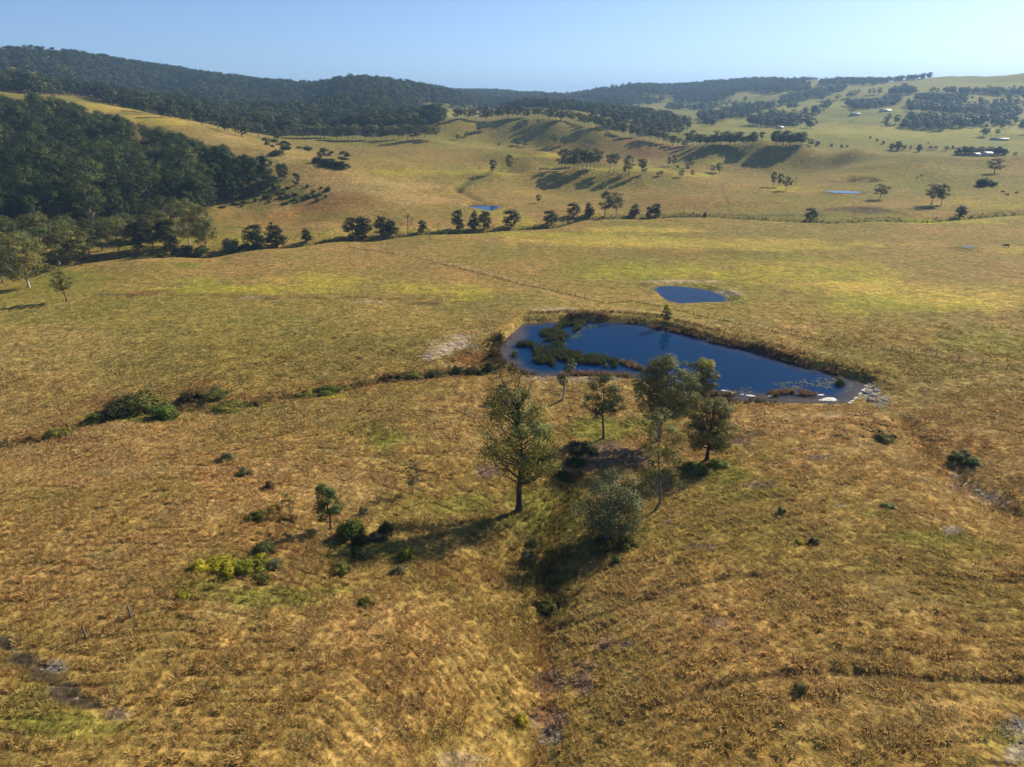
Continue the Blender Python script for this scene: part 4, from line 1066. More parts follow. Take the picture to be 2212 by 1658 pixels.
def scatter_tussocks():                     # taller clumps standing out of the matted grass
    ys = np.linspace(24, 150, 3000); rho = 1.5 * np.minimum(1, (62 / ys) ** 1.3); pdf = 2.3 * ys * rho
    cdf = np.r_[0, np.cumsum((pdf[1:] + pdf[:-1]) / 2 * np.diff(ys))]; N = int(cdf[-1])
    Y = np.interp(r1.rand(N) * cdf[-1], cdf, ys); X = (r1.rand(N) * 2.3 - 1.15) * Y
    Z = height(X, Y); C = ground_colour(X, Y, Z); fr, zb = terrace(X, Y); near = 1 - smooth(95, 150, Y)
    Z = Z + slope_h(X, Y, fr, near)
    keep = smooth(-.08, .22, fbm(X, Y, 11, 3, 101)) * smooth(.25, .5, fr) * (1 - smooth(.8, .98, fr))
    br = C.sum(1); g = C[:, 1] / C[:, 0]
    keep *= smooth(.28, .42, br) * (1 - .8 * smooth(.78, 1.0, g))
    m = r1.rand(N) < keep
    for pl, lev, _ in PONDS:
        d, _ = line_dist(X, Y, pl + [pl[0]]); m &= ~(in_poly(X, Y, pl) | (d < 1))
    X, Y, Z, C = X[m], Y[m], Z[m], C[m]; n = len(X)
    s = .7 + .9 * r1.rand(n) ** 2
    tint = np.clip(C * np.array([1.55, 1.52, 1.50]) * (1 + .3 * (r1.rand(n, 1) - .5)), .01, .85)
    o = instancer('tussocks', np.c_[X, Y, Z], np.c_[r1.normal(size=(n, 2)) * .1, r1.rand(n) * 6.28], np.c_[s, s, s * .9], r1.randint(0, 3, n), [[t] for t in TALL], tint)
    tag(o, 'taller dry tussocks standing in bands on the near slopes', 'grass', kind='stuff'); print('tussocks', n)
TALL = [source('tussock_data', tuft(360 + i, 44, .22, .46, .022, .75, .16)) for i in range(3)]
def slope_h(X, Y, fr, near):
    return near * .10 * (smooth(0, .30, fr) * (1 - smooth(.85, 1, fr)) - .5) * (.05 + 1.6 * smooth(.05, .8, vnoise(X / 7, Y / 7, 5)))
scatter_grass()
scatter_tussocks()

def reed_patch(name, label, polys=None, lines=None, n=800, colour=(.05, .08, .02), var=.3, zlev=None, size=(.7, 1.3), wl=1.0, cat='reeds'):
    P_ = []
    if polys:
        for pl in polys:
            pa = np.asarray(pl); lo = pa.min(0); hi = pa.max(0)
            k = int(n / len(polys)) * 3
            x = lo[0] + (hi[0] - lo[0]) * r1.rand(k); y = lo[1] + (hi[1] - lo[1]) * r1.rand(k)
            m = in_poly(x, y, pl) & (fbm(x, y, 3.5, 3, 95) > -.08)
            P_.append(np.c_[x[m], y[m]][:int(n / len(polys))])
    if lines:
        for pl in lines:
            pa = np.asarray(pl); L = np.r_[0, np.cumsum(np.hypot(*(pa[1:] - pa[:-1]).T))]
            k = int(n * L[-1] / sum(np.hypot(*(np.asarray(q)[1:] - np.asarray(q)[:-1]).T).sum() for q in lines))
            t = r1.rand(k) * L[-1]
            p = np.c_[np.interp(t, L, pa[:, 0]), np.interp(t, L, pa[:, 1])] + r1.normal(size=(k, 2)) * wl
            P_.append(p)
    p = np.concatenate(P_); k = len(p)
    z = np.full(k, zlev) if zlev is not None else height(p[:, 0], p[:, 1])
    if zlev is not None: z = np.maximum(z, height(p[:, 0], p[:, 1]))
    s = size[0] + (size[1] - size[0]) * r1.rand(k)
    tint = np.array(colour) * (1 + var * r1.normal(size=(k, 1))) * (1 + np.array([.15, 0, -.1]) * r1.normal(size=(k, 1)))
    o = instancer(name, np.c_[p, z - .05], np.c_[r1.normal(size=(k, 2)) * .1, r1.rand(k) * 6.28], np.c_[s, s, s], r1.randint(0, 3, k), [[t] for t in REED], np.clip(tint, .008, .8))
    return tag(o, label, cat, kind='stuff')
def dp(*p): return on_plane([z4(q) for q in p], 0.0)
reed_patch('green_reeds', 'dark green reed beds standing in the left end of the large dam',
  polys=[dp((425,335),(470,322),(500,320),(540,332),(570,350),(600,375),(615,410),(610,436),(560,442),(500,432),(450,400),(430,370)),
         dp((545,268),(600,258),(640,245),(665,225),(755,226),(750,242),(720,265),(690,285),(660,305),(645,325),(600,345),(560,340),(552,320),(590,300),(560,290)),
         dp((610,340),(650,335),(690,362),(760,372),(830,385),(892,402),(885,430),(820,430),(760,412),(700,408),(640,396),(600,372))],
  n=1700, colour=(.060, .075, .026), zlev=-.05, size=(.4, 1.05))
reed_patch('brown_rushes', 'reddish brown rushes along the far and near edges of the large dam',
  lines=[dp((670,220),(760,216),(850,224)),dp((940,232),(985,234)),dp((1040,250),(1090,258)),dp((1105,260),(1180,276),(1262,300)),dp((1295,312),(1360,326),(1430,340),(1502,352)),dp((1510,352),(1570,376),(1640,398),(1728,424)),dp((900,405),(950,420),(1010,440)),dp((1555,548),(1600,538),(1660,538)),dp((1205,528),(1300,545),(1400,548)),dp((1690,543),(1750,548)),dp((1800,442),(1870,462)),dp((640,462),(760,458),(950,470))],
  n=1500, colour=(.19, .125, .065), zlev=-.05, size=(.4, .85), wl=.55)
reed_patch('dark_sedge', 'dark sedges fringing the near bank of the large dam',
  lines=[dp((365,335),(345,365),(372,400),(440,445),(520,465)),dp((1020,530),(1120,562),(1260,580),(1420,584)),dp((1450,580),(1580,590)),dp((395,300),(340,340))], n=520, colour=(.085, .075, .035), size=(.4, .8), wl=.8)
reed_patch('bank_grass', 'long grass tumbling over the dam wall, darkened for the shaded bank',
  lines=[dp((500,212),(640,206),(760,204),(900,208),(1050,222),(1160,246),(1300,284),(1500,334),(1700,392),(1850,434),(2000,476),(2090,488))], n=800, colour=(.12, .09, .035), size=(.25, .5), wl=.8)  # grass colour lowered so it carries the shade of the cut bank
reed_patch('creek_sedge', 'dark scrub and sedge lining the winding creek', lines=[CREEK[0]], n=620, colour=(.075, .085, .030), size=(.6, 1.5), wl=2.4)
reed_patch('left_creek_scrub', 'brown and green scrub lining the little left creek', lines=[CREEK_L[0]], n=900, colour=(.18, .14, .05), var=.4, size=(.25, .7), wl=1.5)
reed_patch('gully_grass', 'long rank grass in the near gully', lines=[GULLY[0][4:]], n=500, colour=(.15, .13, .035), size=(.35, .8), wl=2.0)
reed_patch('right_gully_grass', 'rank brown grass along the right washout', lines=[GULLY_R[0]], n=260, colour=(.24, .17, .06), size=(.3, .7), wl=1.6)

# floating lily pads
def pads():
    vs, fs = [], []; n = 900; k = 0
    polys = [dp((640,320),(700,280),(760,240),(815,240),(790,275),(720,290),(690,330),(760,372),(860,385),(890,400),(820,390),(700,368)), dp((1340,520),(1450,505),(1560,500),(1700,480),(1830,470),(1930,500),(1900,540),(1760,545),(1560,540),(1400,545))]
    for pl, mm in zip(polys, (400, 260)):
        pa = np.asarray(pl); lo = pa.min(0); hi = pa.max(0)
        x = lo[0] + (hi[0] - lo[0]) * r1.rand(mm * 3); y = lo[1] + (hi[1] - lo[1]) * r1.rand(mm * 3); m = in_poly(x, y, pl) & (fbm(x, y, 5, 3, 97) > -.02)
        for a, b in zip(x[m][:mm], y[m][:mm]):
            rr = .12 + .22 * r1.rand(); an = np.linspace(.3, 6.0, 7) + r1.rand() * 6
            vs.append(np.c_[a + rr * np.cos(an), b + rr * np.sin(an), np.full(7, .012 + .01 * r1.rand())]); fs.append(np.arange(7) + 7 * k); k += 1
    me = mesh_np('lily_pads', np.concatenate(vs), np.array(fs), rough_material('lily_pad', (.035, .05, .03), (.08, .09, .06), 1.0, .5, .1))
    tag(link('lily_pads', me), 'small floating pads scattered on the shallow edges of the large dam', 'water plants', kind='stuff')
pads()

# ------------------------------------------------------------------ shrubs
def build_shrub(seed, colour, n=26, cr=.5, leaves=80, L=.24, rw=1.4, H=1.6, var=.25, flat=.75):
    r = np.random.default_rng(seed); vs, cols, parts = [], [], []
    for i in range(n):
        a = r.random() * 6.283; q = rw * math.sqrt(r.random()) ; t = r.random()
        zt = H * math.sqrt(max(0.05, 1 - (q / rw) ** 2)); z = .15 + (zt - cr * .4) * t ** .6
        c = np.array([q * math.cos(a), q * math.sin(a), max(.12, z)])
        sz = cr * (.6 + .7 * r.random()); m = int(leaves * (sz / cr) ** 2)
        ao = c / np.array([rw, rw, H]); ao = ao / max(.6, np.linalg.norm(ao))
        vs.append(leaf_cards(r, c, sz, m, L, ao, flat))
        cols.append(np.clip(np.array(colour) * (1 + var * r.normal()) * (1 + .2 * r.normal(size=(m, 1))), .008, .8))
        s = np.array([c[0] * .15, c[1] * .15, -.1])
        parts.append(tube(np.array([s, (s + c) / 2 + np.array([0, 0, .1]), c]), [.035, .025, .008], 3))
    lv = np.concatenate(vs); v, f = join(parts)
    return mesh_np('stems', v, f, M['bark'], True), mesh_np('foliage', lv, np.arange(len(lv)).reshape(-1, 4), M['shrub'], False, np.concatenate(cols)), rw, H
SH = {'green': [build_shrub(400 + i, (.10, .145, .030)) for i in range(2)], 'yellow': [build_shrub(410 + i, (.27, .27, .030), cr=.45, n=22) for i in range(2)],
      'dark': [build_shrub(420 + i, (.055, .075, .028)) for i in range(2)], 'brown': [build_shrub(430 + i, (.17, .125, .045), leaves=70) for i in range(2)],
      'grey': [build_shrub(440 + i, (.13, .15, .085), leaves=60) for i in range(2)], 'olive': [build_shrub(450 + i, (.145, .15, .040)) for i in range(2)]}
def shrub(u, v, ru, rv, kind, label, group=None, name='shrub'):
    x, y, z = (a[0] for a in pick(u, v)); _, _, dep = project(x, y, z)
    e = SH[kind][random.randint(0, 1)]
    s = ru * dep / FPX / e[2] / 1.1; h = max(.25 * s, 1.25 * rv * dep / FPX / e[3])
    o = empty(name, (x, y, z - .03), random.random() * 6.28, (s, s * (.8 + .35 * random.random()), h))
    link('stems', e[0], o); link('foliage', e[1], o)
    return tag(o, label, 'shrub', group)
SHRUBS = [
 (300,895,60,36,'olive','largest dark green shrub mound beside the little left creek'),
 (262,893,34,22,'brown','brownish shrub leaning against the left side of the largest shrub mound'),
 (350,902,38,24,'green','bright leafy green shrub at the right foot of the largest shrub mound'),
 (418,862,34,14,'brown','brown-green low shrub up the slope right of the largest shrub mound'),
 (462,856,34,12,'olive','dark low shrub on the brown bank right of the largest shrub mound'),
 (215,908,30,14,'olive','low olive shrub left of the largest shrub mound on the creek edge'),
 (124,944,26,14,'olive','yellowish low shrub farthest left along the little creek'),
 (70,952,20,10,'brown','small brown shrub at the far left end of the little creek'),
 (500,884,40,9,'olive','flat olive shrub on the creek between the mound and the long hedge strip'),
 (560,874,24,8,'brown','small brown shrub on the creek left of the long hedge strip'),
 (660,860,28,11,'olive','left end shrub of the low hedge strip on the little creek'),
 (705,853,34,13,'green','middle green shrub of the low hedge strip on the little creek'),
 (745,847,26,10,'olive','right end shrub of the low hedge strip on the little creek'),
 (850,820,30,11,'brown','brown shrub halfway along the creek below the pale washout'),
 (895,815,24,10,'olive','olive shrub left of the pale washout foot'),
 (940,812,20,10,'dark','dark shrub directly below the pale washout'),
 (988,806,13,14,'green','bright upright green bush below the pale washout'),
 (1030,803,22,9,'brown','rusty shrub between the green bush and the dam corner'),
 (1058,800,14,14,'dark','dark upright bush at the left near corner of the dam'),
 (1072,770,12,16,'brown','brown bush on the left bank of the dam'),
 (1080,738,12,14,'brown','brown bush high on the left bank of the dam'),
 (759,1166,38,40,'green','bright green rounded shrub next to the dark young tree'),
 (778,1178,20,22,'dark','dark shrub in the shade behind the bright green rounded shrub'),
 (838,1150,20,22,'dark','dark upright shrub between the bright rounded shrub and the tall gum shadow'),
 (815,1165,24,14,'grey','grey shrub in the shadow right of the bright rounded shrub'),
 (877,1208,20,22,'yellow','small yellow-green ball of a shrub left of the gully'),
 (734,1236,26,18,'olive','low olive shrub below the bright green rounded shrub'),
 (768,1204,26,14,'dark','dark low shrub between the bright rounded shrub and the olive one'),
 (569,1194,26,18,'dark','dark green shrub above the yellow shrub patch'),
 (430,1232,26,16,'yellow','leftmost yellow-green shrub of the bright patch'),
 (475,1222,36,16,'yellow','broad yellow shrub at the top of the bright patch'),
 (490,1240,34,18,'yellow','yellow shrub at the front middle of the bright patch'),
 (535,1234,34,20,'yellow','brightest yellow shrub at the front right of the bright patch'),
 (560,1216,24,14,'yellow','small yellow shrub at the right end of the bright patch'),
 (588,1226,24,16,'grey','greyish shrub touching the right end of the yellow patch'),
 (565,1256,24,14,'olive','low olive shrub just below the yellow patch'),
 (396,1292,22,13,'yellow','small yellow-green shrub alone in grass below the yellow patch'),
 (556,1122,24,15,'olive','olive shrub in brown grass left of the smallest sapling'),
 (622,1128,22,11,'brown','rusty shrub at the foot of the smallest sapling'),
 (595,1106,18,10,'brown','low brown shrub left of the smallest sapling trunk'),
 (530,1026,18,12,'grey','upper grey-green shrub on the dry left slope, right one of two'),
 (489,996,20,14,'grey','upper grey-green shrub on the dry left slope, left one of two'),
 (583,1055,14,12,'brown','small brown shrub with dark base on the dry left slope'),
 (785,1110,12,14,'grey','small grey shrub between the two saplings left of the tall gum'),
 (790,1308,20,14,'olive','low olive shrub alone in dry grass left of the gully'),
 (858,1240,20,13,'grey','grey shrub below the yellow-green ball shrub'),
 (1127,1563,15,17,'yellow','lowest yellow-green shrub beside the eroded gully stones'),
 (1185,1322,24,18,'olive','pale olive shrub standing in the gully bottom'),
 (1165,1310,16,12,'brown','rusty shrub left of the pale olive one in the gully bottom'),
 (1218,1300,22,14,'brown','brown shrub in the gully just below the bushy tree shadow'),
 (1140,1215,18,26,'grey','tall grey-green shrub on the left gully bank facing the bushy tree'),
 (1150,1180,14,16,'dark','dark shrub higher on the left gully bank'),
 (1300,1190,34,18,'olive','olive shrub under the bushy blue-green tree'),
 (1355,1180,26,16,'olive','olive shrub under the right side of the bushy blue-green tree'),
 (1330,1215,14,14,'green','little green shrub at the edge of the bushy tree shadow'),
 (1255,975,40,14,'dark','dark low shrub beside the bare earth below the slender gum'),
 (1240,1005,26,14,'dark','dark shrub on the gully edge right of the tall gum crown'),
 (1215,1030,22,12,'dark','dark shrub half hidden behind the tall gum crown'),
 (1500,1022,36,16,'green','green shrub left of the dome-crowned gum trunk'),
 (1550,1008,26,14,'green','green shrub right of the dome-crowned gum trunk'),
 (1465,870,28,16,'dark','dark shrub on the dam edge under the yellow-topped gum'),
 (1320,876,20,10,'dark','dark low shrub behind the slender gum near the dam edge'),
 (1909,953,21,14,'olive','single round olive shrub on open grass right of the dam'),
 (1900,934,8,5,'dark','tiny dark shrub just above the round olive one'),
 (2066,998,20,20,'green','left green shrub beside the pale washout on the right'),
 (2100,1008,22,16,'green','right green shrub beside the pale washout on the right'),
 (2082,985,14,10,'grey','grey shrub behind the two green washout shrubs'),
 (1687,1112,11,15,'grey','small upright grey shrub in dry grass below the dome-crowned gum'),
 (1915,1096,17,9,'green','low green shrub mid-slope on the right'),
 (1727,1174,12,8,'yellow','small yellow-green tuft shrub on the right slope'),
 (1758,1176,13,11,'dark','small dark shrub beside the yellow-green tuft'),
 (1728,1494,16,18,'grey','dark grey shrub beside the lower cattle path'),
 (1930,945,10,5,'brown','low brown shrub right of the round olive shrub'),
 (1813,838,12,18,'olive','half-drowned olive shrub in the right end of the dam'),
 (2130,402,19,13,'dark','round dark bush below the leaning gum on the right slope'),
 (398,552,26,18,'grey','greyish bush before the left creek row'),
 (440,550,22,16,'green','leafy bush beside the greyish one before the left creek row'),
 (352,556,16,8,'olive','low bush left of the greyish one before the left creek row'),
 (500,542,22,22,'grey','round grey bush between the left creek row and the dark creek oaks'),
 (530,540,14,12,'dark','low dark bush left of the rounded creek oak'),
 (137,548,14,10,'yellow','small yellow bush under the leaning white trunks of the grove'),
 (690,352,16,10,'dark','left dark bush in the hollow behind the spur'),(712,358,22,12,'dark','middle dark bush in the hollow behind the spur'),(738,364,20,12,'dark','right dark bush in the hollow behind the spur'),
 (600,335,16,9,'dark','lone dark bush on the bare crest of the spur'),
]
for s in SHRUBS: shrub(*s)
G = 'scrub bushes on the brown slope below the wood'
for i in range(70):
    u = 480 + 230 * r1.rand() ** 1.5; v = 400 + (u - 480) * .02 + 52 * r1.rand() * (1 - .4 * (u - 480) / 230)
    shrub(u, v, 4 + 6 * r1.rand() ** 2, 3 + 4 * r1.rand(), ('green', 'green', 'olive', 'dark')[r1.randint(4)], 'low scrub bush on the brown slope below the right tip of the wood', G, 'scrub_bush')
G = 'scrub bushes in the hollow behind the spur'
for i in range(26):
    u = 560 + 190 * r1.rand(); v = 300 + (u - 560) * .17 + 18 * r1.rand()
    shrub(u, v, 5 + 7 * r1.rand(), 4 + 4 * r1.rand(), ('dark', 'olive')[r1.randint(2)], 'low scrub bush scattered through the hollow behind the bare spur', G, 'scrub_bush')

# ------------------------------------------------------------------ stones and pale mats
def stone(seed, flat=.5):
    r = np.random.default_rng(seed); import bmesh
    bm = bmesh.new(); bmesh.ops.create_icosphere(bm, subdivisions=2, radius=1)
    for vv in bm.verts:
        p = np.array(vv.co); k = 1 + .45 * (float(vnoise(np.array(p[0] * 1.6 + 9), np.array(p[1] * 1.6 + 3 * p[2]), seed)) - .5) + .08 * r.normal()
        vv.co = (p[0] * k, p[1] * k * .8, p[2] * k * flat)
    me = bpy.data.meshes.new('stone'); bm.to_mesh(me); bm.free(); return me
ST = [stone(500 + i, .45) for i in range(4)]; MATS_ = [stone(520 + i, .12) for i in range(4)]
for s in ST: s.materials.append(M['rock'])
CRUST = [stone(540 + i, .10) for i in range(3)]
for s in CRUST: s.materials.append(rough_material('clay_crust', (.36, .27, .20), (.58, .47, .38), 2.0, .9, .6))
for s in MATS_: s.materials.append(M['pale_rock'])
def stones(spots, label, group, name='stone', meshes=ST, lift=.0, cat='stone', zfix=None):
    for u, v, px in spots:
        x, y, z = (a[0] for a in pick(u, v)) if zfix is None else pix_at_height(u, v, zfix)
        _, _, dep = project(x, y, z); s = px * dep / FPX
        o = link(name, meshes[r1.randint(len(meshes))], None, (x, y, z + lift))
        o.scale = (s, s * (.6 + .5 * r1.rand()), s * (.7 + .5 * r1.rand())); o.rotation_euler = (0, 0, r1.rand() * .8 - .4 if meshes is not ST else r1.rand() * 6.28)
        tag(o, label, cat, group)
stones([(34,1397,6),(28,1408,4),(78,1455,5),(90,1450,6),(104,1446,7),(118,1450,6),(130,1446,5),(137,1453,5),(92,1466,3),(112,1462,3),(112,1485,4),(163,1512,6),(175,1516,4),(150,1522,3),(10,1412,4),(60,1470,3),(205,1520,3)], 'pale flat stone on the strip of dark bare earth at lower left', 'stones on the dark bare earth')
stones([(247,1540,5),(256,1534,6),(268,1543,4),(240,1548,4),(283,1543,3),(262,1550,3)], 'pale stone in the small outcrop right of the dark bare earth', 'stones of the small outcrop')
stones([(1165,1570,4),(1180,1574,4),(1196,1580,5),(1175,1590,5),(1190,1596,4),(1205,1588,4),(1168,1604,5),(1150,1612,6),(1182,1562,3),(1200,1570,3)], 'small pale stone in the lowest bare hollow of the gully', 'stones in the lowest gully hollow')
stones([(1185,1485,4),(1200,1492,4),(1190,1462,4),(1215,1468,3),(1206,1508,4),(1172,1498,3),(1196,1518,3)], 'small grey stone in the middle bare hollow of the gully', 'stones in the middle gully hollow')
stones([(1300,1400,4),(1312,1404,4),(1345,1400,5),(1358,1396,5),(1335,1405,4),(1368,1402,3),(1280,1442,4),(1318,1440,4),(1265,1494,3),(1272,1470,3)], 'small pale stone on the bare scrapes right of the gully', 'stones on the bare scrapes')
stones([(2190,1548,8),(2200,1560,9),(2208,1570,8),(2182,1556,4),(2205,1602,7),(2196,1612,6),(2212,1622,7),(2150,1645,6),(2175,1648,6)], 'grey stone in the outcrop at the lower right edge', 'stones of the lower right outcrop')
stones([(813,1583,8)], 'single pale stone lying in dry grass at lower left of the gully', None)
stones([(1875,850,10),(1886,856,11),(1893,846,9),(1882,866,9),(1898,860,8),(1906,866,6),(1934,842,4)], 'grey boulder at the right end of the dam', 'boulders at the right end of the dam')
stones([(2060,1028,7),(2068,1034,7),(2080,1040,6),(2100,1052,6),(2112,1062,7),(2122,1070,6),(2134,1076,5),(2146,1084,5),(2156,1090,5),(2168,1098,5)], 'pale boulder in the washed-out gully on the right', 'boulders in the right washout')
stones([(960,758,9),(975,745,9),(990,752,7),(950,764,6),(1000,742,6),(925,770,8)], 'pale crusted slab on the washout left of the dam', 'slabs on the washout left of the dam', meshes=CRUST, lift=.03)
stones([z4(p) + (w_,) for p, w_ in [((1352,528),5),((1366,531),8),((1380,533),4),((1398,538),6),((1436,545),5),((1458,549),4),((1472,551),7),((1490,553),3)]], 'whitish floating mat at the near shore right of the yellow-topped gum', 'whitish mats on the near shore', 'floating_mat', MATS_, .02, 'floating mat', 0.0)
stones([z4((1820, 568)) + (17,), z4((1790, 571)) + (9,)], 'largest whitish floating mat near the right end of the dam', 'largest whitish mats', 'floating_mat', MATS_, .02, 'floating mat', 0.0)
stones([z4(p) + (w_,) for p, w_ in [((1780,548),8),((1690,543),6),((1720,546),6),((1560,553),6)]], 'small whitish mat afloat off the near shore of the dam', 'small whitish mats', 'floating_mat', MATS_, .02, 'floating mat', 0.0)
stones([z4(p) + (w_,) for p, w_ in [((1992,500),4),((1985,508),6),((1976,520),4),((1970,527),7),((1958,542),5),((1950,548),4),((1940,560),6),((1930,566),4),((1921,575),7),((1908,583),5)]], 'white crust along the right-hand shore of the dam', 'white crusts on the right shore', 'shore_crust', MATS_, .03, 'crust', 0.0)

# drowned dead bush and snags
snag = build_tree(601, H=3.2, cb=.15, rw=.9, n=3, cr=.4, leaves=6, L=.2, tr=.07, shape='round', colour=(.12, .12, .08), bark='dead_wood', top_bare=10, sides=4)
px_tree('dead_stump', snag, 1582, 377, 366, 'bare dead trunk alone in the paddock left of the group of four gums', ylim=(400, 640))
px_tree('dead_bush', snag, 1068, 718, 704, 'thin bare bush on the bank above the washout left of the dam')

# ------------------------------------------------------------------ fences
def fence(label, pts, zs, step, h=1.25, pr=.075, wires=3):
    p = np.array([pix_at_height(u, v, z)[:2] for (u, v), z in zip(pts, zs)])
    L = np.r_[0, np.cumsum(np.hypot(*(p[1:] - p[:-1]).T))]; n = max(2, int(L[-1] / step))
    t = np.linspace(0, L[-1], n + 1); X = np.interp(t, L, p[:, 0]); Y = np.interp(t, L, p[:, 1]); Z = height(X, Y)
    e = empty('wire_fence', (X[0], Y[0], Z[0])); tag(e, label, 'fence')
    v, f = tube([(0, 0, -.4), (0, 0, h * .5), (0, 0, h - .04), (0, 0, h)], [pr, pr * .95, pr * .9, pr * .5], 6)
    pm = mesh_np('post', v, f, M['post'], False)
    for k, (x, y, z) in enumerate(zip(X, Y, Z)):
        o = link('post', pm, e, (x - X[0], y - Y[0], z - Z[0])); o.rotation_euler = (r1.normal() * .04, r1.normal() * .04, r1.rand() * 6); o.scale = (1, 1, .9 + .2 * r1.rand())
    for wv in range(wires):
        hh = h * (.95 - .3 * wv)
        v, f = tube(np.c_[X - X[0], Y - Y[0], Z - Z[0] + hh], np.full(len(X), .012), 3)
        link('wire', mesh_np('wire', v, f, M['wire'], False), e)
FA = [(752,527),(900,553),(1050,590),(1200,632),(1310,661),(1368,654),(1487,681),(1674,718),(1832,745),(1985,765),(2230,806)]
FZ = [-5,-4.3,-3.4,-1.9,-.6,-.3,.6,1.1,1.1,1.0,1.3]
fence('long wire fence with timber posts crossing the plain behind the dam', FA, FZ, 4.2)
fence('straight wire fence running up the middle slope from the creek', [(1558,408),(1566,428),(1574,444),(1584,462)], [-4, -4.2, -4.4, -5], 5)
reed_patch('fence_line_grass', 'ungrazed grass along the long wire fence, coloured dark for the shadow line', lines=[[pix_at_height(u, v, z)[:2] for (u, v), z in zip(FA, FZ)]], n=1300, colour=(.16, .12, .05), size=(.16, .36), wl=.25, cat='grass')  # tall grass strip; its dark colour also paints the shadow line under the fence
for (u, v), lb in zip([(283, 1335), (187, 1382), (788, 1116)], ['upper timber fence post standing in dry grass at lower left', 'lower timber fence post near the yellow tuft at lower left', 'thin timber post between the two saplings on the left slope']):
    x, y, z = (a[0] for a in pick(u, v))
    vv, ff = tube([(0, 0, -.3), (0, 0, .7), (0, 0, 1.36), (0, 0, 1.4)], [.10, .09, .085, .04], 7)
    v2, f2 = tube([(-.22, 0, 1.1), (0, 0, 1.12), (.22, 0, 1.1)], [.02, .02, .02], 4)
    e = empty('fence_post', (x, y, z)); tag(e, lb, 'fence post'); link('post', mesh_np('post', vv, ff, M['post']), e); link('crosspiece', mesh_np('crosspiece', v2, f2, M['post']), e)

# ------------------------------------------------------------------ farm buildings
def building(u, v, length, depth, hw, hr, rz, roof, label, ylim, name='farm_shed'):
    x, y, z = (a[0] for a in pick(u, v, *ylim))
    e = empty(name, (x, y, z - .2), rz); tag(e, label, 'building')
    l, d = length / 2, depth / 2
    v_, f_ = box(-l, l, -d, d, 0, hw); wl = link('wall', mesh_np('wall', v_, f_, M['wall']), e)
    gv = []; gf = []
    for sx in (-l + .003, l - .003):
        k = len(gv); gv += [(sx, -d, hw), (sx, d, hw), (sx, 0, hw + hr - .02)]; gf.append((k, k + 1, k + 2))
    link('gable', mesh_np('gable', np.array(gv), np.array(gf), M['wall']), e)
    ov = .6
    for sg in (-1, 1):
        a = np.array([(-l - ov, sg * (d + ov), hw - hr * ov / d), (l + ov, sg * (d + ov), hw - hr * ov / d), (l + ov, 0, hw + hr), (-l - ov, 0, hw + hr)])
        b = a + np.array([0, 0, .12]); vv = np.r_[a, b]
        ff = np.array([(0, 1, 2, 3), (4, 7, 6, 5), (0, 4, 5, 1), (1, 5, 6, 2), (2, 6, 7, 3), (3, 7, 4, 0)])
        link('roof_slope', mesh_np('roof_slope', vv, ff, M[roof]), e)
    nwin = max(2, int(length / 5))
    for i in range(nwin):
        cx = -l + (i + .5) * length / nwin
        if i == nwin // 2:
            v_, f_ = box(cx - .6, cx + .6, -d - .05, -d + .02, 0, 2.1); link('door', mesh_np('door', v_, f_, M['door']), e)
        else:
            v_, f_ = box(cx - .7, cx + .7, -d - .05, -d + .02, 1.0, 2.1); wo = link('window', mesh_np('window', v_, f_, M['wall']), e)
            v_, f_ = box(cx - .6, cx + .6, -d - .07, -d - .04, 1.1, 2.0); link('pane', mesh_np('pane', v_, f_, M['glass']), wo)
building(1912, 242, 20, 9, 3, 2.4, .1, 'roof_white', 'long white-roofed farmhouse high on the right range', (1200, 1900), 'farmhouse')
building(1847, 249, 17, 8, 2.6, 1.6, -.1, 'roof_blue', 'blue-grey roofed shed left of the white-roofed farmhouse on the range', (1100, 1900))
building(2113, 267, 14, 8, 2.8, 1.8, .2, 'roof_white', 'small white-roofed house under the big wood on the right', (1000, 1700), 'farmhouse')
building(2152, 263, 9, 6, 2.4, 1.5, -.1, 'roof_blue', 'small blue-roofed shed right of the house under the big wood', (1000, 1700))
building(2126, 337, 13, 8, 3, 1.6, .05, 'roof_white', 'nearest white-roofed farm shed among the belt of dark trees', (600, 900))
building(2104, 338, 9, 6, 2.4, 1.4, .05, 'roof_dark', 'low dark-roofed shed left of the nearest white-roofed shed', (600, 900))
building(2158, 304, 22, 8, 2.4, 1.2, 0, 'roof_dark', 'long low dark-roofed shed on the valley floor under the big wood', (850, 1300))
building(1684, 279, 9, 7, 2.8, 1.6, .3, 'roof_white', 'tiny white-roofed cottage at the far valley tree line', (1000, 1500), 'farmhouse')

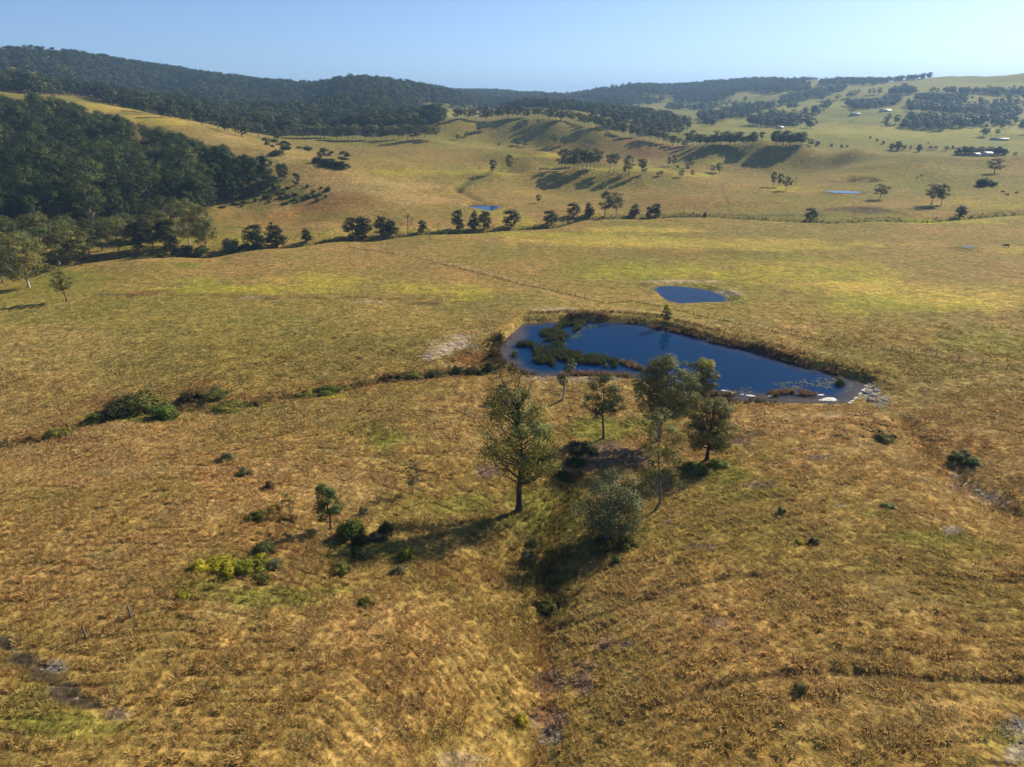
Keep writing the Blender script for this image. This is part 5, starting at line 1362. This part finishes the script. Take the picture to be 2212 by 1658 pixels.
# ------------------------------------------------------------------ cattle
def cow_meshes():
    def ell(c, r, n=8, m=12):
        th = np.linspace(0, np.pi, n); ph = np.linspace(0, 2 * np.pi, m, endpoint=False)
        v = np.array([(c[0] + r[0] * math.cos(t), c[1] + r[1] * math.sin(t) * math.cos(p), c[2] + r[2] * math.sin(t) * math.sin(p)) for t in th for p in ph])
        f = np.array([(i * m + j, i * m + (j + 1) % m, (i + 1) * m + (j + 1) % m, (i + 1) * m + j) for i in range(n - 1) for j in range(m)]); return v, f
    px = [-1.02, -.95, -.7, -.3, .15, .5, .78, .95, 1.12, 1.3, 1.45, 1.62, 1.70]
    pz = [1.08, 1.08, 1.05, .98, .96, .98, 1.02, 1.02, .92, .78, .62, .42, .34]
    pr_ = [.05, .22, .34, .38, .37, .36, .33, .26, .19, .16, .14, .10, .05]
    parts = [tube(np.c_[px, np.zeros(13), pz], pr_, 10)]
    for sx, kn in ((-.72, -.08), (.62, .05)):
        for sy in (-.2, .2):
            parts.append(tube(np.array([(sx, sy, .95), (sx + kn * .3, sy, .62), (sx + kn, sy, .36), (sx + kn * .2, sy, .08), (sx + kn * .2 + .03, sy, 0)]), [.17, .12, .07, .055, .07], 7))
    parts.append(tube(np.array([(-.98, 0, 1.2), (-1.1, 0, 1.0), (-1.12, 0, .6), (-1.12, 0, .45)]), [.04, .03, .02, .05], 5))
    for sy in (-1, 1): parts.append(tube(np.array([(1.38, sy * .1, .78), (1.36, sy * .24, .8), (1.36, sy * .3, .78)]), [.03, .05, .01], 5))
    v, f = join(parts); return mesh_np('cow', v, f, M['hide'], True)
cm_ = cow_meshes()
for (u, v), lb, rz in zip([(2165,417),(2175,423),(2196,419),(1990,381),(1981,386),(1703,339),(2173,535)],
    ['leftmost black cow of the three grazing on the right flat','middle black cow of the three grazing on the right flat','rightmost black cow of the three grazing on the right flat','upper black cow of two below the right crest','lower black cow of two below the right crest','black cow alone below the dark crest clump','black cow near the puddle at the right edge of the plain'], [0, 2.2, 3.4, .6, 4, 1, 2.6]):
    x, y, z = (a[0] for a in pick(u, v, 200, 800))
    o = link('cow', cm_, None, (x, y, z)); o.rotation_euler = (0, 0, rz); tag(o, lb, 'cow')

# trees of the short rows are told apart by their place in the row
ORD = ['first', 'second', 'third', 'fourth', 'fifth', 'sixth', 'seventh', 'eighth', 'ninth', 'tenth', 'eleventh', 'twelfth', 'thirteenth', 'fourteenth', 'fifteenth', 'sixteenth', 'seventeenth', 'eighteenth', 'nineteenth']
for grp, what in [('trees along the left bend of the creek', 'leafy tree in the shaded row at the left creek bend'),
                  ('pale-trunked gums of the left-edge grove', 'gum in the back of the left-edge grove'),
                  ('gums of the cluster on the low middle ridge', 'tall-trunked gum in the tight shadow-casting cluster on the low middle ridge'),
                  ('small scattered paddock gums right of the ridge', 'small paddock gum between the ridge gums and the dark crest row'),
                  ('small trees on the front of the central knoll', 'small leafy tree on the front slope of the central knoll'),
                  ('gums of the dark clump on the right crest', 'gum in the compact dark clump on the right crest'),
                  ('trees across the right valley floor', 'small tree on the pale valley floor behind the right crest')]:
    row = sorted([o for o in sc.objects if o.get('group') == grp], key=lambda o: project(*o.location)[0])
    for i, o in enumerate(row):
        o['label'] = ORD[i] + ' from the left, ' + what

# ------------------------------------------------------------------ haze
HZ0, HZ1 = -30, 420
v_, f_ = box(-21000, 21000, -3000, 17500, HZ0, HZ1)
hm, hn, ho = new_mat('air_haze')
pv = node(hn, 'ShaderNodeVolumePrincipled'); pv.inputs['Density'].default_value = 1.3e-4
pv.inputs['Color'].default_value = (.37, .63, 1.0, 1); pv.inputs['Anisotropy'].default_value = .2
hn.links.new(pv.outputs[0], ho.inputs['Volume'])
hz = link('haze', mesh_np('haze', v_, f_, hm)); tag(hz, kind='stuff')
